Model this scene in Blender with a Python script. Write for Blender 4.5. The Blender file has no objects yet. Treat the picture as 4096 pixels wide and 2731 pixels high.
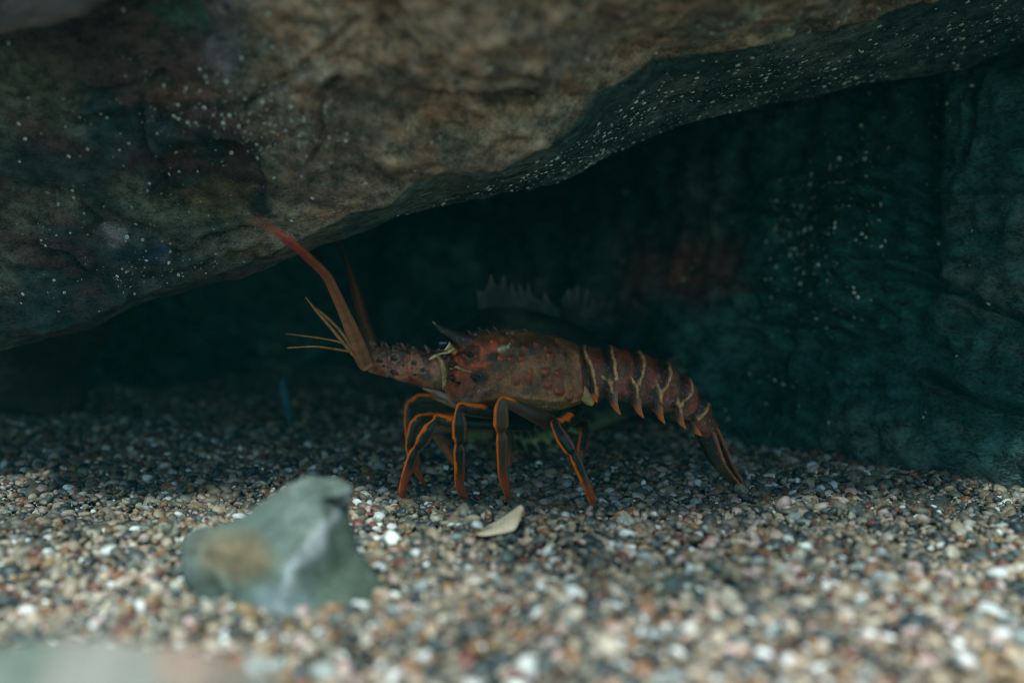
import bpy, bmesh, math, random
import numpy as np
from mathutils import Vector, Matrix, geometry

random.seed(7)
RNG = np.random.default_rng(11)
scene = bpy.context.scene
COL = scene.collection

# ------------------------------------------------------------------ camera
FPX = 4551.0                    # focal length in photograph pixels (4096 wide)
CAM_H = 0.22
PITCH = math.atan(365.5 / FPX)
cam_data = bpy.data.cameras.new('camera')
cam = bpy.data.objects.new('camera', cam_data)
COL.objects.link(cam)
cam.location = (0, 0, CAM_H)
cam.rotation_euler = (math.pi / 2 - PITCH, 0, 0)
cam_data.sensor_width = 36
cam_data.lens = 36 * FPX / 4096
cam_data.clip_start = 0.01
cam_data.clip_end = 100
cam_data.dof.use_dof = True
cam_data.dof.focus_distance = 1.012
cam_data.dof.aperture_fstop = 2.2
scene.camera = cam

# ------------------------------------------------------------------ sky and sun
SUN_EL, SUN_AZ = math.radians(57.5), math.radians(186)     # azimuth from +Y, clockwise: the sun stands behind the camera
world = bpy.data.worlds.new('World')
scene.world = world
world.use_nodes = True
wn = world.node_tree
bg = wn.nodes['Background']
sky = wn.nodes.new('ShaderNodeTexSky')
sky.sky_type = 'NISHITA'
sky.sun_disc = False
sky.sun_elevation = SUN_EL
sky.sun_rotation = SUN_AZ
wn.links.new(sky.outputs[0], bg.inputs[0])
bg.inputs[1].default_value = 0.098
sun_data = bpy.data.lights.new('sun', 'SUN')
sun_data.energy = 5.0
sun_data.angle = math.radians(6.5)
sun_data.color = (1.0, 0.93, 0.92)
sun = bpy.data.objects.new('sun', sun_data)
COL.objects.link(sun)
sdir = Vector((math.sin(SUN_AZ) * math.cos(SUN_EL), math.cos(SUN_AZ) * math.cos(SUN_EL), math.sin(SUN_EL)))
sun.rotation_euler = sdir.to_track_quat('Z', 'Y').to_euler()
scene.view_settings.view_transform = 'Standard'
scene.view_settings.look = 'None'
scene.view_settings.exposure = 1.5
scene.view_settings.gamma = 1.0
scene.cycles.use_denoising = True
scene.cycles.filter_width = 1.0
scene.cycles.max_bounces = 6
scene.cycles.transparent_max_bounces = 8
scene.cycles.volume_bounces = 0

# ------------------------------------------------------------------ helpers: space, noise, meshes
_F = np.array([0, math.cos(PITCH), -math.sin(PITCH)])
_U = np.array([0, math.sin(PITCH), math.cos(PITCH)])


def W(px, py, d):
    """point of the place seen at a photograph pixel, d metres in front of the glass"""
    px, py, d = np.broadcast_arrays(np.asarray(px, float), np.asarray(py, float), np.asarray(d, float))
    xc = (px - 2048) / FPX
    yc = -(py - 1365.5) / FPX
    dy = _F[1] + yc * _U[1]
    dz = _F[2] + yc * _U[2]
    t = d / dy
    return np.stack([xc * t, d, CAM_H + dz * t], -1)


def proj(P):
    rel = P - np.array([0, 0, CAM_H])
    f = rel @ _F
    return 2048 + FPX * rel[..., 0] / f, 1365.5 - FPX * (rel @ _U) / f


def ground_d(py):
    return CAM_H * FPX / (py - 1000.0)


def _hash(ix, iy, iz, seed):
    h = (ix.astype(np.int64) * 374761393 + iy.astype(np.int64) * 668265263 + iz.astype(np.int64) * 2147483647 + seed * 144665)
    h = (h ^ (h >> 13)) * 1274126177
    h = h & 0xffffffff
    h = (h ^ (h >> 16)) * 2246822519
    h = h & 0xffffffff
    h = h ^ (h >> 15)
    return (h & 0xffff) / 65535.0


def vnoise(P, seed=0):
    i = np.floor(P)
    f = P - i
    f = f * f * f * (f * (f * 6 - 15) + 10)
    i = i.astype(np.int64)
    out = 0
    for dx in (0, 1):
        for dy in (0, 1):
            for dz in (0, 1):
                w = (f[..., 0] if dx else 1 - f[..., 0]) * (f[..., 1] if dy else 1 - f[..., 1]) * (f[..., 2] if dz else 1 - f[..., 2])
                out = out + w * _hash(i[..., 0] + dx, i[..., 1] + dy, i[..., 2] + dz, seed)
    return out * 2 - 1


def fbm(P, scale, octaves=4, seed=0, gain=0.5, ridged=False):
    P = P * scale
    a, s = 1.0, 0
    for o in range(octaves):
        n = vnoise(P, seed + o * 17)
        s = s + a * ((1 - 2 * np.abs(n)) if ridged else n)
        a *= gain
        P = P * 2.03 + 3.7
    return s


def smooth(a, b, x):
    t = np.clip((x - a) / (b - a), 0, 1)
    return t * t * (3 - 2 * t)


def mix(c, d, t):
    c = np.asarray(c, float)
    d = np.asarray(d, float)
    t = np.asarray(t)[..., None]
    return c * (1 - t) + d * t


def dist_poly(px, py, pts):
    best = np.full(np.shape(px), 1e9)
    for (x0, y0), (x1, y1) in zip(pts[:-1], pts[1:]):
        vx, vy = x1 - x0, y1 - y0
        L = vx * vx + vy * vy + 1e-9
        t = np.clip(((px - x0) * vx + (py - y0) * vy) / L, 0, 1)
        best = np.minimum(best, np.hypot(px - x0 - t * vx, py - y0 - t * vy))
    return best


def new_mesh(name, V, F, col=None, smooth_shade=True):
    V = np.asarray(V, np.float32).reshape(-1, 3)
    me = bpy.data.meshes.new(name)
    F = np.asarray(F, np.int32)
    n, k = F.shape
    me.vertices.add(len(V))
    me.vertices.foreach_set('co', V.ravel())
    me.loops.add(n * k)
    me.loops.foreach_set('vertex_index', F.ravel())
    me.polygons.add(n)
    me.polygons.foreach_set('loop_start', np.arange(0, n * k, k, dtype=np.int32))
    me.polygons.foreach_set('loop_total', np.full(n, k, np.int32))
    me.update(calc_edges=True)
    me.validate()
    me.polygons.foreach_set('use_smooth', np.full(len(me.polygons), smooth_shade, bool))
    if col is not None:
        c = np.ones((len(V), 4), np.float32)
        c[:, :3] = np.clip(np.asarray(col).reshape(-1, 3), 0, 1)
        at = me.color_attributes.new('Col', 'FLOAT_COLOR', 'POINT')
        at.data.foreach_set('color', c.ravel())
    return me


def obj(name, me, mat, parent=None):
    o = bpy.data.objects.new(name, me)
    COL.objects.link(o)
    if mat is not None and me is not None and not me.materials:
        me.materials.append(mat)
    if parent is not None:
        o.parent = parent
        o.matrix_parent_inverse = Matrix.Translation(parent.location).inverted()
    return o


def empty(name, loc):
    o = bpy.data.objects.new(name, None)
    COL.objects.link(o)
    o.location = loc
    o.empty_display_size = 0.02
    return o


def tag(o, label=None, cat=None, group=None, kind=None):
    for k, v in (('label', label), ('category', cat), ('group', group), ('kind', kind)):
        if v:
            o[k] = v
    return o


def grid_faces(R, C, wrap=False, flip=False):
    r = np.arange(R - 1)[:, None]
    c = np.arange(C if wrap else C - 1)[None, :]
    c2 = (c + 1) % C
    q = np.stack([r * C + c + 0 * r, r * C + c2 + 0 * r, (r + 1) * C + c2, (r + 1) * C + c], -1).reshape(-1, 4)
    return q[:, ::-1] if flip else q


def grid_normals(P, wrap):
    du = np.gradient(P, axis=0)
    if wrap:
        dv = np.roll(P, -1, 1) - np.roll(P, 1, 1)
    else:
        dv = np.gradient(P, axis=1)
    n = np.cross(du, dv)
    return n / (np.linalg.norm(n, axis=-1, keepdims=True) + 1e-12)


def catmull(K, n):
    """n samples per span through the key rows K"""
    K = np.asarray(K, float)
    A = np.vstack([2 * K[0] - K[1], K, 2 * K[-1] - K[-2]])
    out = []
    for i in range(1, len(A) - 2):
        t = np.linspace(0, 1, n, endpoint=False)[:, None]
        p0, p1, p2, p3 = A[i - 1], A[i], A[i + 1], A[i + 2]
        out.append(0.5 * (2 * p1 + (p2 - p0) * t + (2 * p0 - 5 * p1 + 4 * p2 - p3) * t * t + (3 * p1 - p0 - 3 * p2 + p3) * t ** 3))
    out.append(K[-1:])
    return np.vstack(out)


def cap_closed(P, col):
    """closed-ring grid P (R,C,3) with end caps -> verts, quads+degenerate-free faces as two arrays"""
    R, C, _ = P.shape
    V = np.vstack([P.reshape(-1, 3), P[0].mean(0), P[-1].mean(0)])
    cc = np.vstack([col.reshape(-1, 3), col[0].mean(0), col[-1].mean(0)])
    return V, cc


def tube_mesh(name, P, col):
    """build from closed rings; ends pulled into a point so that the skin is closed"""
    R, C, _ = P.shape
    a, b = P[0].mean(0), P[-1].mean(0)
    P = np.concatenate([np.broadcast_to(a, (1, C, 3)) + (P[0:1] - a) * 0.02, P, np.broadcast_to(b, (1, C, 3)) + (P[-1:] - b) * 0.02])
    col = np.concatenate([col[:1], col, col[-1:]])
    return new_mesh(name, P.reshape(-1, 3), grid_faces(R + 2, C, True), col.reshape(-1, 3))


def limb(points, n=14, ring=20, smooth_path=False, flat=1.0):
    """rings round a 3-D path. points: rows (x,y,z,radius). returns P (R,ring,3), angle (ring), arc fraction (R)
    angle 0 points to the left of the picture, pi/2 to the glass"""
    K = np.asarray(points, float)
    if smooth_path:
        S = catmull(K, n)
    else:
        rows = []
        for a, b in zip(K[:-1], K[1:]):
            t = np.linspace(0, 1, n, endpoint=False)[:, None]
            rows.append(a + (b - a) * t)
        rows.append(K[-1:])
        S = np.vstack(rows)
        for _ in range(1):          # soften the bends a little
            S[1:-1] = 0.25 * S[:-2] + 0.5 * S[1:-1] + 0.25 * S[2:]
    C = S[:, :3]
    T = np.gradient(C, axis=0)
    T /= np.linalg.norm(T, axis=1, keepdims=True) + 1e-12
    near = np.array([0, -1.0, 0])
    N = near - T * (T @ near)[:, None]
    N /= np.linalg.norm(N, axis=1, keepdims=True) + 1e-9
    L = np.cross(T, N)
    ref = np.array([-1.0, 0, 0.25])
    sgn = np.sign(L @ ref)
    sgn[sgn == 0] = 1
    if np.abs(sgn.sum()) < len(sgn):
        sgn[:] = 1 if sgn.sum() >= 0 else -1
    L = L * sgn[:, None]
    a = np.linspace(0, 2 * np.pi, ring, endpoint=False)
    P = C[:, None, :] + S[:, 3][:, None, None] * (np.cos(a)[None, :, None] * L[:, None, :] + flat * np.sin(a)[None, :, None] * N[:, None, :])
    s = np.concatenate([[0], np.cumsum(np.linalg.norm(np.diff(C, axis=0), axis=1))])
    return P, a, s / s[-1], S


# ------------------------------------------------------------------ materials
def mat_new(name):
    m = bpy.data.materials.new(name)
    m.use_nodes = True
    nt = m.node_tree
    return m, nt, nt.nodes['Principled BSDF']


def node(nt, kind, **kw):
    n = nt.nodes.new(kind)
    for k, v in kw.items():
        setattr(n, k, v)
    return n


def surface_material(name, rough=0.6, grain=900.0, grain_amt=0.35, bump=0.3, bump_dist=0.001, coarse=120.0, spec=0.3, grain_detail=4, specks=None, stretch=None, spread=0.3):
    """vertex colour of the thing itself, broken up by grain; relief by bump"""
    m, nt, b = mat_new(name)
    at = node(nt, 'ShaderNodeAttribute', attribute_name='Col')
    tc = node(nt, 'ShaderNodeTexCoord')
    vec = tc.outputs['Object']
    if stretch:
        mp = node(nt, 'ShaderNodeMapping')
        mp.inputs['Scale'].default_value = stretch
        mp.inputs['Rotation'].default_value = (0, math.radians(25), 0)
        nt.links.new(vec, mp.inputs[0])
        vec = mp.outputs[0]
    n1 = node(nt, 'ShaderNodeTexNoise')
    n1.inputs['Scale'].default_value = grain
    n1.inputs['Detail'].default_value = grain_detail
    n1.inputs['Roughness'].default_value = 0.65
    n2 = node(nt, 'ShaderNodeTexNoise')
    n2.inputs['Scale'].default_value = coarse
    n2.inputs['Detail'].default_value = 6
    n2.inputs['Roughness'].default_value = 0.6
    for n in (n1, n2):
        nt.links.new(vec, n.inputs['Vector'])
    add = node(nt, 'ShaderNodeMath', operation='ADD')
    nt.links.new(n1.outputs['Fac'], add.inputs[0])
    nt.links.new(n2.outputs['Fac'], add.inputs[1])
    mr = node(nt, 'ShaderNodeMapRange')
    mr.inputs['From Min'].default_value = 1 - spread
    mr.inputs['From Max'].default_value = 1 + spread
    mr.inputs['To Min'].default_value = 1 - grain_amt
    mr.inputs['To Max'].default_value = 1 + grain_amt
    nt.links.new(add.outputs[0], mr.inputs['Value'])
    mul = node(nt, 'ShaderNodeVectorMath', operation='SCALE')
    nt.links.new(at.outputs['Color'], mul.inputs[0])
    nt.links.new(mr.outputs[0], mul.inputs['Scale'])
    colout = mul.outputs[0]
    if specks:
        vo = node(nt, 'ShaderNodeTexVoronoi')
        vo.inputs['Scale'].default_value = specks[0]
        nt.links.new(tc.outputs['Object'], vo.inputs['Vector'])
        lt = node(nt, 'ShaderNodeMath', operation='LESS_THAN')
        lt.inputs[1].default_value = specks[1]
        nt.links.new(vo.outputs['Distance'], lt.inputs[0])
        mx = node(nt, 'ShaderNodeMix', data_type='RGBA')
        mx.inputs['B'].default_value = (*specks[2], 1)
        nt.links.new(colout, mx.inputs['A'])
        nt.links.new(lt.outputs[0], mx.inputs['Factor'])
        colout = mx.outputs['Result']
    nt.links.new(colout, b.inputs['Base Color'])
    b.inputs['Roughness'].default_value = rough
    b.inputs['Specular IOR Level'].default_value = spec
    bp = node(nt, 'ShaderNodeBump')
    bp.inputs['Strength'].default_value = bump
    bp.inputs['Distance'].default_value = bump_dist
    nt.links.new(add.outputs[0], bp.inputs['Height'])
    nt.links.new(bp.outputs[0], b.inputs['Normal'])
    return m


M_ROCK = surface_material('rock', rough=0.75, grain=420, coarse=70, grain_amt=0.75, bump=1.0, bump_dist=0.006, spec=0.3, stretch=(1.0, 1.0, 1.7), spread=0.2)
M_BACK = surface_material('back_rock', rough=0.8, grain=260, coarse=45, grain_amt=0.8, bump=1.0, bump_dist=0.008, spec=0.25, stretch=(0.8, 1.0, 1.6), spread=0.2)
M_STONE = surface_material('stone', rough=0.7, grain=300, coarse=60, grain_amt=0.4, bump=0.6, bump_dist=0.002)
M_SHELL = surface_material('lobster_shell', rough=0.33, grain=1500, coarse=300, grain_amt=0.5, bump=0.7, bump_dist=0.0012, spec=0.5, spread=0.2, specks=(300, 0.15, (0.30, 0.21, 0.13)))
M_LEG = surface_material('lobster_leg', rough=0.4, grain=900, coarse=200, grain_amt=0.22, bump=0.15, bump_dist=0.0005, spec=0.22)
M_FISH = surface_material('fish_skin', rough=0.6, grain=300, coarse=60, grain_amt=0.5, bump=0.4, bump_dist=0.001)
M_SHELLBIT = surface_material('sea_shell', rough=0.55, grain=700, coarse=200, grain_amt=0.15, bump=0.2, bump_dist=0.0004)
M_BARN = surface_material('barnacle', rough=0.6, grain=900, coarse=300, grain_amt=0.2, bump=0.2, bump_dist=0.0003)


def pebble_material():
    m, nt, b = mat_new('pebble')
    oi = node(nt, 'ShaderNodeObjectInfo')
    cr = node(nt, 'ShaderNodeValToRGB')
    cr.color_ramp.interpolation = 'CONSTANT'
    cols = [(0.00, (0.105, 0.085, 0.062)), (0.10, (0.040, 0.042, 0.040)), (0.18, (0.165, 0.120, 0.080)), (0.28, (0.016, 0.022, 0.024)),
            (0.36, (0.27, 0.195, 0.135)), (0.44, (0.16, 0.070, 0.034)), (0.50, (0.15, 0.125, 0.10)), (0.58, (0.075, 0.058, 0.042)),
            (0.66, (0.32, 0.26, 0.20)), (0.72, (0.17, 0.10, 0.05)), (0.77, (0.060, 0.072, 0.068)), (0.825, (0.31, 0.21, 0.185)),
            (0.885, (0.10, 0.034, 0.026)), (0.915, (0.43, 0.41, 0.39)), (0.955, (0.19, 0.20, 0.19)), (0.988, (0.60, 0.58, 0.54))]
    el = cr.color_ramp.elements
    el[0].position, el[0].color = cols[0][0], (*cols[0][1], 1)
    el[1].position, el[1].color = cols[1][0], (*cols[1][1], 1)
    for p, c in cols[2:]:
        e = el.new(p)
        e.color = (*c, 1)
    nt.links.new(oi.outputs['Random'], cr.inputs[0])
    tc = node(nt, 'ShaderNodeTexCoord')
    n1 = node(nt, 'ShaderNodeTexNoise')
    n1.inputs['Scale'].default_value = 2.2
    n1.inputs['Detail'].default_value = 5
    n1.inputs['Roughness'].default_value = 0.7
    nt.links.new(tc.outputs['Object'], n1.inputs['Vector'])
    mr = node(nt, 'ShaderNodeMapRange')
    mr.inputs['From Min'].default_value = 0.3
    mr.inputs['From Max'].default_value = 0.7
    mr.inputs['To Min'].default_value = 0.65
    mr.inputs['To Max'].default_value = 1.3
    nt.links.new(n1.outputs['Fac'], mr.inputs['Value'])
    mul = node(nt, 'ShaderNodeVectorMath', operation='SCALE')
    nt.links.new(cr.outputs[0], mul.inputs[0])
    nt.links.new(mr.outputs[0], mul.inputs['Scale'])
    nt.links.new(mul.outputs[0], b.inputs['Base Color'])
    b.inputs['Roughness'].default_value = 0.5
    b.inputs['Specular IOR Level'].default_value = 0.35
    return m


M_PEBBLE = pebble_material()


def plain(name, c, rough=0.6, spec=0.3):
    m, nt, b = mat_new(name)
    n1 = node(nt, 'ShaderNodeTexNoise')
    n1.inputs['Scale'].default_value = 150
    mx = node(nt, 'ShaderNodeMix', data_type='RGBA')
    mx.inputs['A'].default_value = (*[v * 0.7 for v in c], 1)
    mx.inputs['B'].default_value = (*[min(1, v * 1.3) for v in c], 1)
    nt.links.new(n1.outputs['Fac'], mx.inputs['Factor'])
    nt.links.new(mx.outputs['Result'], b.inputs['Base Color'])
    b.inputs['Roughness'].default_value = rough
    b.inputs['Specular IOR Level'].default_value = spec
    return m


M_BED = plain('bed_silt', (0.05, 0.042, 0.034), 0.9)
M_EYE = plain('eye_black', (0.006, 0.008, 0.016), 0.08, 0.6)

# ------------------------------------------------------------------ unseen water sheet above the frame; its tint pattern shapes the sunlight
PATCH_OFFSET = (32.04, 17.78, 37.42)  # noise offset, sets where the light and dark patches fall


def build_water_mask():
    s = 4.4
    me = new_mesh('water_light_mask', [(-s, -2.4, 1.15), (s, -2.4, 1.15), (s, 5.4, 1.15), (-s, 5.4, 1.15)], [(0, 1, 2, 3)])
    m, nt, b = mat_new('water_light_mask')
    nt.nodes.remove(b)
    tr = node(nt, 'ShaderNodeBsdfTransparent')
    tc = node(nt, 'ShaderNodeTexCoord')
    warp = node(nt, 'ShaderNodeTexNoise')
    warp.inputs['Scale'].default_value = 4.0
    warp.inputs['Detail'].default_value = 2
    nt.links.new(tc.outputs['Object'], warp.inputs['Vector'])
    mad = node(nt, 'ShaderNodeVectorMath', operation='MULTIPLY_ADD')
    mad.inputs[1].default_value = (0.22, 0.22, 0.0)
    nt.links.new(warp.outputs['Color'], mad.inputs[0])
    nt.links.new(tc.outputs['Object'], mad.inputs[2])
    vo = node(nt, 'ShaderNodeTexVoronoi', feature='DISTANCE_TO_EDGE')
    vo.inputs['Scale'].default_value = 5.5
    nt.links.new(mad.outputs[0], vo.inputs['Vector'])
    mr = node(nt, 'ShaderNodeMapRange', interpolation_type='SMOOTHSTEP')
    mr.inputs['From Min'].default_value = 0.0
    mr.inputs['From Max'].default_value = 0.16
    mr.inputs['To Min'].default_value = 1.0
    mr.inputs['To Max'].default_value = 0.0
    nt.links.new(vo.outputs['Distance'], mr.inputs['Value'])
    big = node(nt, 'ShaderNodeTexNoise')          # broad light and dark patches painted into the sheet's tint
    big.inputs['Scale'].default_value = 1.9
    big.inputs['Detail'].default_value = 1
    off = node(nt, 'ShaderNodeVectorMath', operation='ADD')
    off.inputs[1].default_value = PATCH_OFFSET
    nt.links.new(tc.outputs['Object'], off.inputs[0])
    nt.links.new(off.outputs[0], big.inputs['Vector'])
    br = node(nt, 'ShaderNodeMapRange', interpolation_type='SMOOTHSTEP')
    br.inputs['From Min'].default_value = 0.38
    br.inputs['From Max'].default_value = 0.60
    br.inputs['To Min'].default_value = 0.26
    br.inputs['To Max'].default_value = 1.0
    nt.links.new(big.outputs['Fac'], br.inputs['Value'])
    sc = node(nt, 'ShaderNodeVectorMath', operation='SCALE')
    mx = node(nt, 'ShaderNodeMix', data_type='RGBA')
    mx.inputs['A'].default_value = (0.46, 0.58, 0.57, 1)
    mx.inputs['B'].default_value = (1.0, 1.0, 1.0, 1)
    nt.links.new(mr.outputs[0], mx.inputs['Factor'])
    nt.links.new(mx.outputs['Result'], sc.inputs[0])
    nt.links.new(br.outputs[0], sc.inputs['Scale'])
    nt.links.new(sc.outputs[0], tr.inputs['Color'])
    nt.links.new(tr.outputs[0], nt.nodes['Material Output'].inputs['Surface'])
    tag(obj('water_light_mask', me, m), kind='structure')


build_water_mask()

# ------------------------------------------------------------------ gravel bed
def bed_z(x, y):
    P = np.stack([x, y, 0 * x], -1)
    return 0.008 * fbm(P, 3.0, 3, 5) + 0.0038 * fbm(P, 13.0, 2, 9) - 0.003


def pebble_prototypes(n=14):
    out = []
    for k in range(n):
        bm = bmesh.new()
        bmesh.ops.create_icosphere(bm, subdivisions=2, radius=0.5)
        V = np.array([v.co[:] for v in bm.verts])
        ax = np.array([RNG.uniform(0.85, 1.25), RNG.uniform(0.65, 0.95), RNG.uniform(0.45, 0.75)])
        N = V / np.linalg.norm(V, axis=1, keepdims=True)
        r = 1 + 0.16 * fbm(N, 1.3, 2, 40 + k) + 0.05 * fbm(N, 3.5, 1, 70 + k)
        if k % 3 == 0:              # broken chips: a few planed sides
            for _ in range(5):
                d = RNG.normal(size=3)
                d /= np.linalg.norm(d)
                h = RNG.uniform(0.62, 0.85)
                dot = N @ d
                r = np.where(dot * r > h, h / np.maximum(dot, 1e-3), r)
        V = 0.5 * N * r[:, None] * ax
        for v, c in zip(bm.verts, V):
            v.co = c
        me = bpy.data.meshes.new('pebble')
        bm.to_mesh(me)
        bm.free()
        me.polygons.foreach_set('use_smooth', np.ones(len(me.polygons), bool))
        me.materials.append(M_PEBBLE)
        out.append(me)
    return out


def build_gravel():
    xs = np.linspace(-4, 4, 160)
    ys = np.concatenate([np.linspace(-2, 0.2, 20), np.linspace(0.25, 2.4, 90), np.linspace(2.5, 5, 16)])
    X, Y = np.meshgrid(xs, ys)
    Z = bed_z(X, Y) - 0.0035
    bed = obj('gravel_bed', new_mesh('gravel_bed', np.stack([X, Y, Z], -1), grid_faces(len(ys), len(xs))), M_BED)
    tag(bed, kind='structure')
    protos = pebble_prototypes()
    sp = 0.0053
    ny = int((2.15 - 0.30) / sp)
    pts = []
    for j in range(ny):
        y = 0.30 + j * sp
        hw = 0.47 * y + 0.14
        nx = int(2 * hw / sp)
        x = -hw + (np.arange(nx) + 0.5 * (j % 2)) * sp
        pts.append(np.stack([x, np.full(nx, y)], -1))
    pts = np.vstack(pts)
    pts += RNG.normal(scale=sp * 0.33, size=pts.shape)
    n = len(pts)
    size = np.clip(RNG.lognormal(math.log(0.0067), 0.44, n), 0.0030, 0.0175)
    z = bed_z(pts[:, 0], pts[:, 1]) + RNG.uniform(-0.0022, 0.0026, n)
    rot = np.stack([RNG.normal(0, 0.45, n), RNG.normal(0, 0.45, n), RNG.uniform(0, 2 * np.pi, n)], -1)
    kind = RNG.integers(0, len(protos), n)
    P = np.stack([pts[:, 0], pts[:, 1], z], -1)
    qx, qy = proj(P)
    infr = (qx > 20) & (qx < 4076) & (qy > 1500) & (qy < 2700) & (pts[:, 1] > 0.6) & (RNG.random(n) < 0.7)
    score = np.where(infr, size / pts[:, 1] + 0.0006 * z / 0.0026, 0)
    big = np.argsort(-score)[:300]
    for i in big:
        o = bpy.data.objects.new('pebble', protos[kind[i]])
        COL.objects.link(o)
        o.location = P[i]
        o.rotation_euler = rot[i]
        o.scale = (size[i],) * 3
        o.parent = bed
    keep = np.ones(n, bool)
    keep[big] = False
    P, rot, size, kind = P[keep], rot[keep], size[keep], kind[keep]
    me = bpy.data.meshes.new('loose_gravel')
    me.vertices.add(len(P))
    me.vertices.foreach_set('co', P.astype(np.float32).ravel())
    a = me.attributes.new('rot', 'FLOAT_VECTOR', 'POINT')
    a.data.foreach_set('vector', rot.astype(np.float32).ravel())
    a = me.attributes.new('size', 'FLOAT', 'POINT')
    a.data.foreach_set('value', size.astype(np.float32))
    a = me.attributes.new('kind', 'INT', 'POINT')
    a.data.foreach_set('value', kind.astype(np.int32))
    me.materials.append(M_PEBBLE)
    o = obj('loose_gravel', me, None, bed)
    tag(o, kind='stuff')
    src = bpy.data.collections.new('pebble_shapes')
    for k, pm in enumerate(protos):
        src.objects.link(bpy.data.objects.new('pebble_shape_%02d' % k, pm))
    ng = bpy.data.node_groups.new('scatter', 'GeometryNodeTree')
    ng.interface.new_socket('Geometry', in_out='INPUT', socket_type='NodeSocketGeometry')
    ng.interface.new_socket('Geometry', in_out='OUTPUT', socket_type='NodeSocketGeometry')
    gi, go = ng.nodes.new('NodeGroupInput'), ng.nodes.new('NodeGroupOutput')
    ci = ng.nodes.new('GeometryNodeCollectionInfo')
    ci.inputs['Collection'].default_value = src
    ci.inputs['Separate Children'].default_value = True
    ci.inputs['Reset Children'].default_value = True
    ip = ng.nodes.new('GeometryNodeInstanceOnPoints')
    ip.inputs['Pick Instance'].default_value = True

    def attr(nm, t):
        q = ng.nodes.new('GeometryNodeInputNamedAttribute')
        q.data_type = t
        q.inputs['Name'].default_value = nm
        return next(s for s in q.outputs if s.enabled and s.name == 'Attribute')
    ng.links.new(gi.outputs[0], ip.inputs['Points'])
    ng.links.new(ci.outputs[0], ip.inputs['Instance'])
    ng.links.new(attr('kind', 'INT'), ip.inputs['Instance Index'])
    e2r = ng.nodes.new('FunctionNodeEulerToRotation')
    ng.links.new(attr('rot', 'FLOAT_VECTOR'), e2r.inputs[0])
    ng.links.new(e2r.outputs[0], ip.inputs['Rotation'])
    ng.links.new(attr('size', 'FLOAT'), ip.inputs['Scale'])
    ng.links.new(ip.outputs[0], go.inputs[0])
    mod = o.modifiers.new('scatter', 'NODES')
    mod.node_group = ng


build_gravel()

# ------------------------------------------------------------------ barnacles (parts of the rocks)
def barnacle_mesh():
    prof = [(0.5, 0.0), (0.42, 0.16), (0.26, 0.30), (0.15, 0.27), (0.0, 0.16)]
    n = 8
    V, C = [], []
    for i, (r, h) in enumerate(prof[:-1]):
        for k in range(n):
            a = 2 * math.pi * k / n
            V.append((r * math.cos(a), r * math.sin(a), h))
            C.append((0.62, 0.62, 0.52) if i < 3 else (0.2, 0.2, 0.17))
    V.append((0, 0, prof[-1][1]))
    C.append((0.15, 0.15, 0.13))
    F = []
    for i in range(len(prof) - 2):
        for k in range(n):
            F.append((i * n + k, i * n + (k + 1) % n, (i + 1) * n + (k + 1) % n, (i + 1) * n + k))
    top = len(V) - 1
    b0 = (len(prof) - 2) * n
    T = [(b0 + k, b0 + (k + 1) % n, top) for k in range(n)]
    tri = []
    for q in F:
        tri += [(q[0], q[1], q[2]), (q[0], q[2], q[3])]
    return np.array(V), np.array(tri + T), np.array(C)


BV, BF, BC = barnacle_mesh()
BARN_ME = new_mesh('barnacle', BV, BF, BC)
BARN_ME.materials.append(M_BARN)


def barnacles(parent, P, N, size, n_single):
    """P,N,size arrays: the largest n_single as parts of their own, the rest one part"""
    order = np.argsort(-size)
    mats = []
    for i in order:
        z = Vector(N[i]).normalized()
        q = z.to_track_quat('Z', 'Y')
        mats.append(Matrix.Translation(Vector(P[i])) @ q.to_matrix().to_4x4() @ Matrix.Rotation(random.random() * 6.28, 4, 'Z') @ Matrix.Diagonal((size[i], size[i] * random.uniform(0.75, 1.1), size[i] * random.uniform(0.7, 1.1), 1)))
    for m in mats[:n_single]:
        o = bpy.data.objects.new('barnacle', BARN_ME)
        COL.objects.link(o)
        o.parent = parent
        o.matrix_basis = m
    rest = mats[n_single:]
    if rest:
        Vs, Fs, Cs = [], [], []
        for k, m in enumerate(rest):
            A = np.array(m)
            Vs.append(BV @ A[:3, :3].T + A[:3, 3])
            Fs.append(BF + k * len(BV))
            Cs.append(BC * random.uniform(0.55, 1.0))
        o = obj('barnacles', new_mesh('barnacles', np.vstack(Vs), np.vstack(Fs), np.vstack(Cs)), M_BARN, parent)
        tag(o, kind='stuff')


def scatter_on(P, N, dens, n, smin, smax):
    """n random grid cells of P weighted by dens"""
    w = np.clip(dens, 0, None).ravel()
    w = w / w.sum()
    idx = RNG.choice(len(w), size=n, replace=True, p=w)
    R, C = dens.shape
    r, c = idx // C, idx % C
    r = np.clip(r, 0, R - 2)
    c = np.clip(c, 0, C - 2)
    fr, fc = RNG.random(n)[:, None], RNG.random(n)[:, None]
    p = (P[r, c] * (1 - fr) + P[r + 1, c] * fr) * (1 - fc) + (P[r, c + 1] * (1 - fr) + P[r + 1, c + 1] * fr) * fc
    s = smin * 0.85 + (smax * 1.25 - smin * 0.85) * RNG.random(n) ** 3.2
    return p, N[r, c], s


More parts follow.
